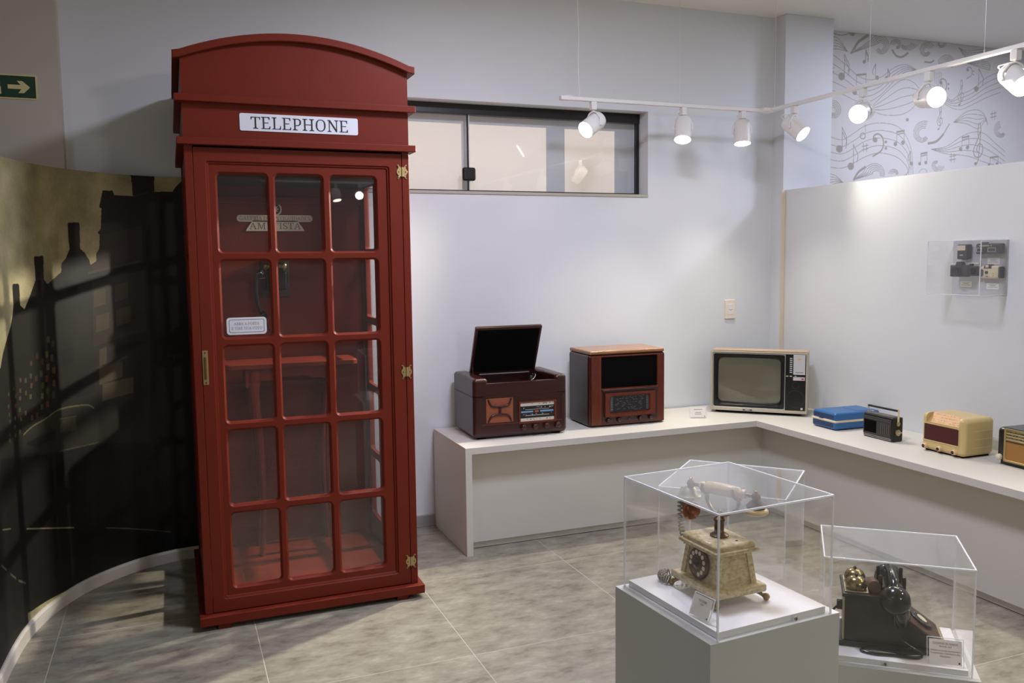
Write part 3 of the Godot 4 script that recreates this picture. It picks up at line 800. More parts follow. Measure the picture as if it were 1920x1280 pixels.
const MURAL_SHAPES := [[Color8(30,27,20),0.089,2.114,0.219,2.104,0.224,2.001,0.229,2.001,0.334,1.974,0.337,2.070,0.347,2.085,0.346,2.107],
[Color8(30,27,20),0.075,2.002,0.229,2.001,0.334,1.973,0.433,1.972,0.440,1.994,0.495,1.993,0.520,1.909,0.508,1.903,0.518,1.800,0.538,1.781,0.526,1.771,0.533,1.701,0.552,1.677,0.554,1.638,0.589,1.620,0.596,1.646,0.620,1.681,0.645,1.701,0.640,1.820,0.643,1.828,0.707,1.825,0.712,1.815,0.711,1.695,0.736,1.655,0.768,1.629,0.772,1.588,0.865,1.539,0.879,1.534,0.904,1.558,0.896,1.659,0.901,1.664,0.965,1.663,0.972,1.658,0.970,1.555,0.987,1.533,1.023,1.488,1.080,1.428,1.118,1.448,1.114,1.535,1.123,1.542,1.169,1.543,1.181,1.537,1.183,1.452,1.194,1.418,1.227,1.363,1.345,1.254,1.386,1.203,1.661,0.205,1.199,0.107,0.665,0.054,0.174,0.085,0.118,1.028],
[Color8(30,27,20),0.0,1.9,0.2,1.9,0.2,0.0,0.0,0.0],
[Color8(30,27,20),1.3,0.0,1.3,1.0,1.386,1.203,2.4,1.0,2.84,0.9,2.84,0.0],
[Color8(52,44,32),0.517,1.771,0.298,1.819,0.299,1.630,0.566,1.579,0.582,1.611,0.549,1.643],
[Color8(48,42,32),0.588,1.532,0.290,1.594,0.301,1.271,0.597,1.213],
[Color8(34,30,22),0.736,1.382,0.602,1.413,0.608,1.241,0.736,1.213],
[Color8(72,64,44),0.578,1.492,0.510,1.503,0.515,1.422,0.584,1.407],
[Color8(72,64,44),0.457,1.515,0.383,1.532,0.388,1.449,0.463,1.428],
[Color8(72,64,44),0.574,1.366,0.496,1.380,0.501,1.299,0.580,1.281],
[Color8(72,64,44),0.456,1.392,0.376,1.407,0.380,1.324,0.461,1.304],
[Color8(72,64,44),0.566,1.196,0.522,1.206,0.527,1.124,0.572,1.110],
[Color8(72,64,44),0.573,1.102,0.436,1.125,0.441,1.042,0.578,1.016],
[Color8(72,64,44),0.559,1.019,0.382,1.035,0.386,0.951,0.565,0.932],
[Color8(20,18,14),0.758,1.542,0.592,1.564,0.590,1.506,0.758,1.460],
[Color8(20,18,14),0.849,1.213,0.721,1.225,0.727,1.147,0.848,1.136],
[Color8(20,18,14),0.732,0.996,0.603,1.025,0.606,0.985,0.713,0.974],
[Color8(71,55,47),0.874,1.269,0.850,1.269,0.853,1.237,0.878,1.239],
[Color8(69,66,47),0.889,1.204,0.864,1.204,0.867,1.171,0.892,1.174],
[Color8(77,59,35),0.881,1.145,0.856,1.144,0.859,1.112,0.884,1.115],
[Color8(82,66,43),0.887,1.085,0.862,1.084,0.865,1.051,0.890,1.055],
[Color8(68,54,46),0.896,1.031,0.871,1.030,0.874,0.997,0.899,1.001],
[Color8(65,71,47),0.908,1.292,0.885,1.293,0.888,1.262,0.911,1.264],
[Color8(76,73,42),0.928,1.224,0.904,1.224,0.907,1.194,0.931,1.196],
[Color8(81,62,43),0.925,1.165,0.901,1.165,0.904,1.134,0.928,1.137],
[Color8(82,58,44),0.941,1.113,0.917,1.112,0.921,1.082,0.945,1.085],
[Color8(62,71,48),0.943,1.057,0.919,1.056,0.922,1.026,0.946,1.029],
[Color8(81,56,51),0.947,0.994,0.923,0.992,0.926,0.962,0.951,0.966],
[Color8(67,53,38),0.965,1.194,0.943,1.194,0.946,1.165,0.968,1.168],
[Color8(65,64,49),0.982,1.139,0.959,1.139,0.962,1.111,0.985,1.114],
[Color8(73,70,35),0.975,1.086,0.952,1.085,0.955,1.057,0.978,1.060],
[Color8(76,69,44),0.985,1.039,0.962,1.038,0.966,1.010,0.988,1.013],
[Color8(60,64,44),0.994,0.989,0.970,0.987,0.974,0.959,0.997,0.963],
[Color8(72,57,47),1.007,1.224,0.986,1.225,0.989,1.198,1.010,1.201],
[Color8(71,54,44),1.027,1.123,1.005,1.122,1.008,1.096,1.029,1.099],
[Color8(71,60,39),1.039,0.957,1.017,0.956,1.021,0.930,1.042,0.934],
[Color8(74,54,42),1.061,1.196,1.041,1.196,1.044,1.172,1.064,1.174],
[Color8(62,65,42),1.072,1.140,1.052,1.139,1.055,1.115,1.074,1.118],
[Color8(84,58,37),1.072,1.097,1.052,1.096,1.055,1.072,1.075,1.075],
[Color8(72,76,37),1.086,1.049,1.065,1.048,1.068,1.024,1.089,1.027],
[Color8(82,53,45),1.084,0.952,1.064,0.951,1.067,0.926,1.087,0.930],
[Color8(69,73,39),1.120,1.125,1.101,1.125,1.104,1.103,1.123,1.106],
[Color8(77,59,41),1.125,1.071,1.106,1.071,1.109,1.048,1.128,1.051],
[Color8(82,66,51),1.141,0.983,1.121,0.982,1.125,0.960,1.144,0.963],
[Color8(82,69,44),1.169,1.133,1.151,1.133,1.154,1.113,1.171,1.116],
[Color8(76,67,48),1.179,1.088,1.160,1.088,1.164,1.067,1.181,1.070],
[Color8(82,68,46),1.186,1.056,1.167,1.055,1.170,1.035,1.188,1.038],
[Color8(59,74,50),1.196,1.006,1.177,1.006,1.180,0.985,1.199,0.989],
[Color8(83,62,39),1.189,0.964,1.171,0.963,1.174,0.943,1.192,0.946],
[Color8(71,68,47),1.211,0.913,1.192,0.912,1.195,0.892,1.214,0.896],
[Color8(69,66,39),1.248,1.105,1.230,1.105,1.234,1.087,1.251,1.089],
[Color8(62,67,50),1.232,1.071,1.215,1.071,1.218,1.053,1.235,1.055],
[Color8(83,56,42),1.240,1.031,1.222,1.031,1.225,1.012,1.243,1.015],
[Color8(75,69,41),1.253,0.980,1.236,0.979,1.239,0.961,1.256,0.964],
[Color8(72,60,42),1.262,0.942,1.244,0.941,1.247,0.923,1.265,0.926],
[Color8(57,73,52),1.262,0.906,1.244,0.905,1.247,0.887,1.265,0.891],
[Color8(74,64,49),1.310,1.090,1.294,1.090,1.298,1.073,1.313,1.076],
[Color8(80,72,50),1.321,1.041,1.305,1.040,1.308,1.024,1.324,1.027],
[Color8(62,64,51),1.321,1.005,1.304,1.005,1.307,0.989,1.323,0.991],
[Color8(66,55,37),1.315,0.975,1.299,0.975,1.302,0.958,1.318,0.961],
[Color8(68,65,49),1.330,0.921,1.313,0.920,1.317,0.904,1.333,0.907],
[Color8(82,64,46),1.336,0.898,1.319,0.897,1.323,0.881,1.339,0.884],
[Color8(40,37,29),1.182,0.826,1.168,0.882,1.081,0.901,0.962,0.915,0.852,0.938,0.737,0.936,0.652,0.927,0.618,0.906,0.591,0.833,0.601,0.726,0.863,0.740,1.175,0.796],
[Color8(62,56,40),0.848,0.886,0.734,0.880,0.736,0.817,0.850,0.825],
[Color8(24,22,17),1.152,0.838,0.993,0.846,0.886,0.850,0.890,0.807,1.046,0.800],
[Color8(16,15,12),1.476,0.844,1.177,0.786,0.864,0.729,0.599,0.720,0.315,0.672,0.262,1.439,0.281,1.775,0.196,1.971,0.075,2.002,0.161,0.076,0.666,0.040,1.201,0.096,1.664,0.195],
[Color8(10,10,8),0.281,1.775,0.114,2.030,0.072,2.073,0.161,0.067,0.318,0.057,0.279,1.042],
[Color8(10,10,8),0.0,1.9,0.2,1.9,0.2,0.0,0.0,0.0],
[Color8(16,15,12),1.25,0.0,1.25,0.62,2.84,0.62,2.84,0.0]]
const MURAL_LINES := [[Color8(96,88,62),0.008,1.168,0.882,1.081,0.901,0.962,0.915,0.852,0.938,0.737,0.936,0.652,0.927,0.618,0.906],
[Color8(80,74,54),0.006,0.852,0.892,0.730,0.885],
[Color8(70,66,50),0.006,0.863,0.740,0.718,0.731,0.601,0.728],
[Color8(120,112,88),0.007,1.199,0.469,0.976,0.401,0.795,0.346],
[Color8(95,90,70),0.006,0.589,0.282,0.427,0.230,0.227,0.164],
[Color8(100,95,75),0.006,1.518,0.562,1.397,0.530],
[Color8(80,76,60),0.010,1.574,0.433,1.503,0.391],
[Color8(80,76,60),0.010,1.443,0.352,1.370,0.307],
[Color8(80,76,60),0.010,1.336,0.285,1.252,0.242],
[Color8(70,62,44),0.012,0.606,1.580,0.452,1.610,0.316,1.636],
[Color8(60,54,40),0.010,0.585,1.104,0.497,1.115,0.411,1.145]]

# ---------------------------------------------------------------- the room
func make_room():
	# floor: grout bed and single tiles
	var fl := shell("floor")
	put("grout_bed", span(Vector3(-3.2, -0.12, -0.4), Vector3(8.2, -0.0005, 9.2)), "grout", fl)
	var tile := rbox(Vector3(0.8131 - 0.003, 0.012, 0.8646 - 0.003), 0.0008, Vector3(0, -0.006, 0), 1)
	for i in range(-6, 8):
		for j in range(0, 10):
			var x := 1.9078 + 0.8131 * (i - 0.5)
			if x > 7.6:
				continue
			put("tile", tile, "floor_tile_%d" % ((i * 3 + j * 5 + (i * j) % 3 + 40) % 4), fl, Vector3(x, 0, 0.8803 + 0.8646 * (j - 0.5)))
	struct("ceiling", span(Vector3(-3.2, CEILING, -0.45), Vector3(8.2, CEILING + 0.12, 9.2)), "ceiling_paint")
	# back wall with the long window opening
	var wl := 0.9
	var wr := 2.941
	var wb := 2.021
	var wt := 2.575
	var g := Geo.new()
	for r in [[-0.47, 0, wl, CEILING], [wr, 0, 3.937, CEILING], [wl, 0, wr, wb], [wl, wt, wr, CEILING]]:
		g.box(Vector3((r[0] + r[2]) / 2.0, (r[1] + r[3]) / 2.0, -0.14), Vector3(r[2] - r[0], r[3] - r[1], 0.28))
	struct("wall_back", g.done(), "wall_paint")
	struct("wall_back_left", span(Vector3(-3.2, 0, -0.28), Vector3(-0.47, CEILING, 0.1)), "wall_beige")
	struct("wall_left", span(Vector3(-3.3, 0, -0.28), Vector3(-3.2, CEILING, 9.2)), "rear_paint")
	struct("wall_front", span(Vector3(-3.2, 0, 9.1), Vector3(8.2, CEILING, 9.2)), "rear_paint")
	struct("wall_right", span(Vector3(8.1, 0, -0.4), Vector3(8.2, CEILING, 9.1)), "wall_paint")
	struct("pillar", span(Vector3(3.937, 0, -0.28), Vector3(4.346, CEILING, 0.118), 0.004), "wall_paint")
	struct("wall_back_right", span(Vector3(4.346, 0, -0.4), Vector3(8.1, CEILING, -0.126)), "wall_beige")
	var wpg := Geo.new()
	wpg.uvquad(Vector3(4.346, CEILING - 1240 / 380.0 + 0.01, -0.124), Vector3(4.34 + 940 / 380.0 - 0.23, CEILING - 1240 / 380.0 + 0.01, -0.124), Vector3(4.34 + 940 / 380.0 - 0.23, CEILING - 0.002, -0.124), Vector3(4.346, CEILING - 0.002, -0.124))
	wpg.box(Vector3(5.463, 1.63, -0.1255), Vector3(2.23, 3.24, 0.0009))
	var w := struct("wall_music_paper", wpg.done(), "music_wallpaper")
	w.set_meta("label", "white wallpaper printed with grey music notes and swirls")
	struct("wall_partition", span(Vector3(PARTITION, 0, 0.12), Vector3(PARTITION + 0.09, 2.08, 6.2), 0.003), "partition_paint")
	struct("trim_1", span(Vector3(PARTITION - 0.034, BENCH, 0.119), Vector3(PARTITION - 0.001, 2.078, 0.128), 0.002), "cream_trim")
	struct("baseboard_back", span(Vector3(0.2, 0, 0), Vector3(3.9, 0.075, 0.0155), 0.003), "skirting")
	# window
	var win := shell("window_1")
	var zf := -0.125
	put("sill", span(Vector3(wl, wb, zf - 0.02), Vector3(wr, wb + 0.018, 0.008), 0.003), "granite", win)
	put("top_rail", span(Vector3(wl, wt - 0.062, zf - 0.03), Vector3(wr - 0.002, wt, zf + 0.02), 0.003), "black_frame", win)
	put("bottom_rail", span(Vector3(wl, wb + 0.018, zf - 0.02), Vector3(wr, wb + 0.034, zf + 0.012), 0.002), "black_frame", win)
	put("jamb", span(Vector3(wr - 0.022, wb + 0.018, zf - 0.02), Vector3(wr, wt - 0.06, zf + 0.01), 0.002), "black_frame", win)
	put("jamb", span(Vector3(wl, wb + 0.018, zf - 0.02), Vector3(wl + 0.022, wt - 0.06, zf + 0.01), 0.002), "black_frame", win)
	put("pane", span(Vector3(wl + 0.02, wb + 0.03, zf - 0.004), Vector3(1.742, wt - 0.06, zf + 0.002)), "window_glass", win)
	put("pane", span(Vector3(1.742, wb + 0.03, zf - 0.010), Vector3(wr - 0.02, wt - 0.06, zf - 0.004)), "window_glass", win)
	put("pane_seal", span(Vector3(1.733, wb + 0.032, zf - 0.01), Vector3(1.742, wt - 0.06, zf + 0.004)), "black_frame", win)
	put("pane_edge", span(Vector3(1.743, wb + 0.032, zf - 0.01), Vector3(1.749, wt - 0.06, zf + 0.003)), "acrylic_edge", win)
	put("latch", rbox(Vector3(0.085, 0.082, 0.03), 0.014, Vector3(1.738, 2.152, zf + 0.014)), "black_frame", win)
	var strips := [[wl - 0.02, wt - 0.105, wr + 0.02, wt + 0.02], [wl - 0.02, wb - 0.02, wl + 0.05, wt - 0.105], [1.722, wb - 0.02, 1.76, wt - 0.105], [2.30, wb - 0.02, 2.43, wt - 0.105], [2.80, wb - 0.02, wr + 0.02, wt - 0.105], [wl, wb - 0.02, wr, wb + 0.02]]
	for r in strips:
		put("film_strip", span(Vector3(r[0], r[1], zf - 0.075), Vector3(r[2], r[3], zf - 0.07)), "window_film", win)
	for r in [[wl + 0.05, 1.722], [1.76, 2.30], [2.43, 2.80]]:
		put("paper_sheet", span(Vector3(r[0] - 0.01, wb + 0.01, zf - 0.079), Vector3(r[1] + 0.01, wt - 0.09, zf - 0.078)), "cream_paper", win)
	# socket and exit sign
	var so := thing("wall_socket", "white wall socket plate on the back wall above the television", "socket", Vector3(3.594, 1.265, 0))
	put("plate", rbox(Vector3(0.082, 0.132, 0.012), 0.004, Vector3(0, 0, 0.006)), "ivory_plastic", so)
	put("insert", rbox(Vector3(0.046, 0.07, 0.004), 0.002, Vector3(0, 0, 0.013)), "white_plastic", so)
	for dx in [-0.01, 0.0, 0.01]:
		var h := put("hole", lathed([[0, 0], [0.0028, 0], [0.0028, 0.0012], [0, 0.0012]], 10), "dark_slot", so, Vector3(dx, -0.002 if dx else -0.006, 0.0145), Vector3(90, 0, 0))
		h.scale = Vector3.ONE
	var ex := thing("exit_sign", "green exit sign with a cream arrow on the beige wall above the mural", "sign", Vector3(-0.692, 2.49, 0.1))
	put("plate", rbox(Vector3(0.246, 0.118, 0.004), 0.001, Vector3(0, 0, 0.002)), "exit_cream", ex)
	put("field", rbox(Vector3(0.232, 0.104, 0.002), 0.0005, Vector3(0, 0, 0.0045)), "exit_green", ex)
	put("arrow", prismed([[-0.004, 0.009], [0.052, 0.009], [0.036, 0.028], [0.06, 0.028], [0.092, -0.001], [0.064, -0.030], [0.040, -0.030], [0.054, -0.011], [-0.004, -0.011]], 0.0055, 0.0065), "exit_cream", ex)
	put("pictogram", joined([[prismed([[-0.108, 0.004], [-0.036, 0.004], [-0.036, 0.044], [-0.108, 0.044]], 0.0055, 0.0065), Transform3D(), "exit_cream"],
		[prismed([[-0.108, -0.044], [-0.048, -0.044], [-0.033, -0.036], [-0.034, -0.001], [-0.108, -0.001]], 0.0055, 0.0065), Transform3D(), "exit_cream"],
		[prismed([[-0.062, -0.044], [-0.05, -0.044], [-0.056, -0.03]], 0.0064, 0.0068), Transform3D(), "exit_green"],
		[prismed(rounded(0.018, 0.018, 0.0088), 0.0064, 0.0068), moved(Vector3(-0.075, 0.032, 0)), "exit_green"],
		[prismed([[-0.1, 0.012], [-0.08, 0.022], [-0.06, 0.02], [-0.05, 0.008], [-0.066, 0.012], [-0.07, 0.004], [-0.085, 0.004], [-0.084, 0.012]], 0.0064, 0.0068), Transform3D(), "exit_green"]]), "", ex)

func make_mural():
	var plan := curve([Vector2(0.16, 0.02), Vector2(-0.04, 0.03), Vector2(-0.25, 0.125), Vector2(-0.46, 0.33), Vector2(-0.59, 0.59), Vector2(-0.66, 0.88), Vector2(-0.685, 1.30), Vector2(-0.69, 1.8), Vector2(-0.69, 2.4)], 10)
	var run := [0.0]
	for i in plan.size() - 1:
		run.append(run[i] + plan[i].distance_to(plan[i + 1]))
	var total: float = run[plan.size() - 1]
	var normals := []
	for i in plan.size():
		var e: Vector2 = (plan[mini(i + 1, plan.size() - 1)] - plan[maxi(i - 1, 0)]).normalized()
		normals.append(Vector2(-e.y, e.x) * -1.0)
	if normals[20].x < 0.0:
		for i in normals.size():
			normals[i] = -normals[i]
	var t := thing("curved_mural_panel", "curved dark mural panel printed with an old city street beside the red booth", "mural", Vector3(-0.46, 0, 0.33))
	var off := Vector3(-0.46, 0, 0.33)
	var pg := Geo.new()
	var bg := Geo.new()
	var sk := Geo.new()
	for i in plan.size() - 1:
		var a: Vector2 = plan[i]
		var b: Vector2 = plan[i + 1]
		var na := Vector3(normals[i].x, 0, normals[i].y)
		var nb := Vector3(normals[i + 1].x, 0, normals[i + 1].y)
		var A := Vector3(a.x, 0, a.y) - off
		var B := Vector3(b.x, 0, b.y) - off
		var H := Vector3(0, 2.08, 0)
		var l := Vector3(0, 0.06, 0)
		# printed face
		var ua: float = run[i] / total
		var ub: float = run[i + 1] / total
		for f in [[A + l, Vector2(ua, 1.0 - 0.06 / 2.08), na], [B + l, Vector2(ub, 1.0 - 0.06 / 2.08), nb], [B + H, Vector2(ub, 0), nb], [A + l, Vector2(ua, 1.0 - 0.06 / 2.08), na], [B + H, Vector2(ub, 0), nb], [A + H, Vector2(ua, 0), na]]:
			pg.v(f[0], f[2], f[1])
		# the board behind and its top
		var Ab := A - na * 0.018
		var Bb := B - nb * 0.018
		bg.trin(Ab, Bb, Bb + H, -na, -nb, -nb)
		bg.trin(Ab, Bb + H, Ab + H, -na, -nb, -na)
		bg.trin(A + H, B + H, Bb + H, Vector3.UP, Vector3.UP, Vector3.UP)
		bg.trin(A + H, Bb + H, Ab + H, Vector3.UP, Vector3.UP, Vector3.UP)
		# white skirting
		var p1 := A + na * 0.014
		var p2 := B + nb * 0.014
		var h1 := Vector3(0, 0.052, 0)
		var h2 := Vector3(0, 0.063, 0)
		var q1 := A + na * 0.007
		var q2 := B + nb * 0.007
		sk.trin(p1, p2, p2 + h1, na, nb, nb); sk.trin(p1, p2 + h1, p1 + h1, na, nb, na)
		var u := Vector3(0, 1, 0)
		sk.trin(p1 + h1, p2 + h1, q2 + h2, na + u, nb + u, nb + u); sk.trin(p1 + h1, q2 + h2, q1 + h2, na + u, nb + u, na + u)
		sk.trin(q1 + h2, q2 + h2, B + h2, u, u, u); sk.trin(q1 + h2, B + h2, A + h2, u, u, u)
	put("printed_face", pg.done(), "street_mural", t)
	put("board", bg.done(), "soft_black", t)
	put("skirting", sk.done(), "white_skirting", t)

func lamp(label: String, at: Vector3, aim: Vector3, energy: float, group := "track spotlights", cone := 56.0):
	var t := thing("track_spotlight", label, "spotlight", at, 0.0, group)
	put("adapter", joined([[rbox(Vector3(0.034, 0.047, 0.034), 0.003, Vector3(0, -0.0205, 0)), Transform3D(), "track_white"], [lathed([[0.006, -0.058], [0.006, -0.045]], 10), Transform3D(), "track_white"]]), "", t)
	var pivot := Vector3(0, -0.125, 0)
	var d := aim.normalized()
	var side := d.cross(Vector3.UP)
	if side.length() < 0.2:
		side = Vector3(1, 0, 0)
	side = side.normalized()
	var b := Basis(side, -d, side.cross(-d))
	var y := Geo.new()
	for s in [-1.0, 1.0]:
		y.tube([Vector3(0, -0.052, 0), side * s * 0.028 + Vector3(0, -0.062, 0), side * s * 0.056 + Vector3(0, -0.098, 0), side * s * 0.058 + pivot, side * s * 0.058 + pivot + DOWN * 0.012], [0.006, 0.006, 0.006, 0.0065, 0.007], 6)
		y.tube([side * s * 0.05 + pivot, side * s * 0.063 + pivot], 0.007, 10)
	put("yoke", y.done(), "track_white", t)
	var body := put("lamp_body", lathed([[0.0495, -0.06], [0.0495, -0.078], [0.052, -0.078], [0.052, 0.05], [0.046, 0.066], [0.03, 0.076], [0.0, 0.078]], 32), "track_white", t, pivot)
	body.basis = Basis(b.x, b.y, b.z)
	var ln := put("lamp_lens", lathed([[0.0, 0.0], [0.049, 0.0], [0.049, 0.003], [0.0, 0.003]], 32), "lamp_lens", t, pivot + d * 0.0765)
	ln.basis = Basis(b.x, b.y, b.z)
	put("cable", tubed(curve([Vector3(0, -0.05, 0), pivot + side * 0.03 - d * 0.09 + Vector3(0, 0.02, 0), pivot + side * 0.02 - d * 0.095, pivot - d * 0.075], 5), 0.003, 6), "track_white", t)
	var l := SpotLight3D.new()
	l.name = "beam"
	t.add_child(l)
	l.position = pivot + d * 0.085
	l.basis = Basis.looking_at(d, Vector3.UP if absf(d.y) < 0.98 else Vector3.RIGHT)
	l.spot_angle = cone; l.spot_angle_attenuation = 1.0; l.spot_range = 30.0; l.spot_attenuation = 2.0
	l.light_color = Color8(255, 246, 230); l.light_energy = energy; l.light_size = 0.04
	l.shadow_enabled = true

func make_tracks():
	var t := thing("light_track", "white lighting track hung on thin wires along two walls", "track", Vector3(2.146, TRACK_Y, 0.35))
	put("rail", span(Vector3(0.06, -0.01, -0.017), Vector3(1.447, 0.01, 0.017), 0.002), "track_white", t)
	put("rail", span(Vector3(1.447, -0.01, 0.017), Vector3(1.481, 0.01, 4.6), 0.002), "track_white", t)
	put("corner_joint", span(Vector3(1.40, -0.011, -0.018), Vector3(1.482, 0.011, 0.06), 0.002), "track_white", t)
	put("end_feed", span(Vector3(0, -0.012, -0.018), Vector3(0.062, 0.012, 0.018), 0.004), "track_white", t)
	for p in [[0.81, 0.0], [1.464, 0.075], [1.464, 0.87], [1.464, 1.59], [1.464, 3.2]]:
		put("wire", tubed([Vector3(p[0], 0.0, p[1]), Vector3(p[0], CEILING - TRACK_Y, p[1])], 0.0012, 5), "track_white", t)
		put("wire_grip", lathed([[0.006, 0.008], [0.003, 0.008], [0.003, 0.026], [0, 0.026]], 8), "track_white", t, Vector3(p[0], 0, p[1]))
	put("power_cord", tubed(curve([Vector3(0.03, 0.012, 0), Vector3(0.06, 0.018, 0.0), Vector3(0.115, 0.012, 0), Vector3(0.125, 0.04, 0), Vector3(0.116, 0.18, 0.004), Vector3(0.124, 0.36, -0.003), Vector3(0.116, 0.52, 0.002), Vector3(0.12, CEILING - TRACK_Y, 0)], 5), 0.0024, 6), "track_white", t)
	var y := TRACK_Y - 0.0135
	lamp("white track spotlight tilted steeply toward the red booth, over the window", Vector3(2.361, y, 0.35), Vector3(-0.80, -0.53, 0.29), BEAMS[0], "track spotlights", 40.0)
	lamp("white track spotlight hanging above the right end of the window", Vector3(2.982, y, 0.35), Vector3(-0.248, -0.914, 0.322), BEAMS[1], "track spotlights", 51.0)
	lamp("white track spotlight pointing straight down, nearest the track corner on the window side", Vector3(3.421, y, 0.35), Vector3(-0.089, -0.977, 0.194), BEAMS[2], "track spotlights", 51.0)
	lamp("white track spotlight aimed along the partition, first past the track corner", Vector3(3.61, y, 0.617), Vector3(0.272, -0.641, 0.718), BEAMS[3], "track spotlights", 50.0)
	lamp("white track spotlight turned sideways in front of the wallpaper edge", Vector3(3.61, y, 1.178), Vector3(-0.839, -0.265, 0.475), BEAMS[4])
	lamp("white track spotlight glaring straight at the viewer before the music wallpaper", Vector3(3.61, y, 1.625), Vector3(-0.319, -0.157, 0.934), BEAMS[5])
	lamp("large white track spotlight cut by the right picture edge", Vector3(3.61, y, 2.106), Vector3(-0.258, -0.587, 0.768), BEAMS[6])
	lamp("white track spotlight further along the partition track, over the bench", Vector3(3.61, y, 3.0), Vector3(-0.2, -0.9, 0.2), BEAMS[7])
	lamp("white track spotlight at the far end of the partition track", Vector3(3.61, y, 4.0), Vector3(-0.3, -0.9, 0.0), BEAMS[8])
	# the same kind of track across the rear of the room, seen mirrored in the booth glass
	var r := thing("light_track", "white lighting track across the rear of the room", "track", Vector3(1.0, TRACK_Y, 7.3))
	put("rail", span(Vector3(0, -0.01, -0.017), Vector3(3.0, 0.01, 0.017), 0.002), "track_white", r)
	for x in [0.3, 2.7]:
		put("wire", tubed([Vector3(x, 0, 0), Vector3(x, CEILING - TRACK_Y, 0)], 0.0012, 5), "track_white", r)
	lamp("white rear track spotlight turned down, second from the mural side", Vector3(1.85, y, 7.3), Vector3(0.1, -0.9, -0.3), BEAMS[9], "rear track spotlights")
	lamp("white rear track spotlight aimed at the booth door", Vector3(2.13, y, 7.3), Vector3(-0.25, -0.2, -0.95), BEAMS[9], "rear track spotlights")
	lamp("white rear track spotlight aimed past the booth", Vector3(2.36, y, 7.3), Vector3(-0.1, -0.25, -0.95), BEAMS[9], "rear track spotlights")

# ---------------------------------------------------------------- telephone booth
const COLS := [[0.2035, 0.4095], [0.4455, 0.6495], [0.688, 0.893]]
const ROWS := [[0.170, 0.506], [0.545, 0.881], [0.920, 1.256], [1.295, 1.631], [1.670, 2.006]]
func lattice(g: Geo, o: Array, cols: Array, zf: float, zb: float, up := 0.0):   # a frame with a rounded opening for every pane
	for c in cols.size():
		for r in ROWS.size():
			var x0: float = o[0] if c == 0 else (cols[c - 1][1] + cols[c][0]) / 2.0
			var x1: float = o[2] if c == cols.size() - 1 else (cols[c][1] + cols[c + 1][0]) / 2.0
			var y0: float = o[1] if r == 0 else (ROWS[r - 1][1] + ROWS[r][0]) / 2.0 + up
			var y1: float = o[3] if r == ROWS.size() - 1 else (ROWS[r][1] + ROWS[r + 1][0]) / 2.0 + up
			g.cell([x0, y0, x1, y1], [cols[c][0], ROWS[r][0] + up, cols[c][1], ROWS[r][1] + up], 0.016, 0.009, zf, zb)
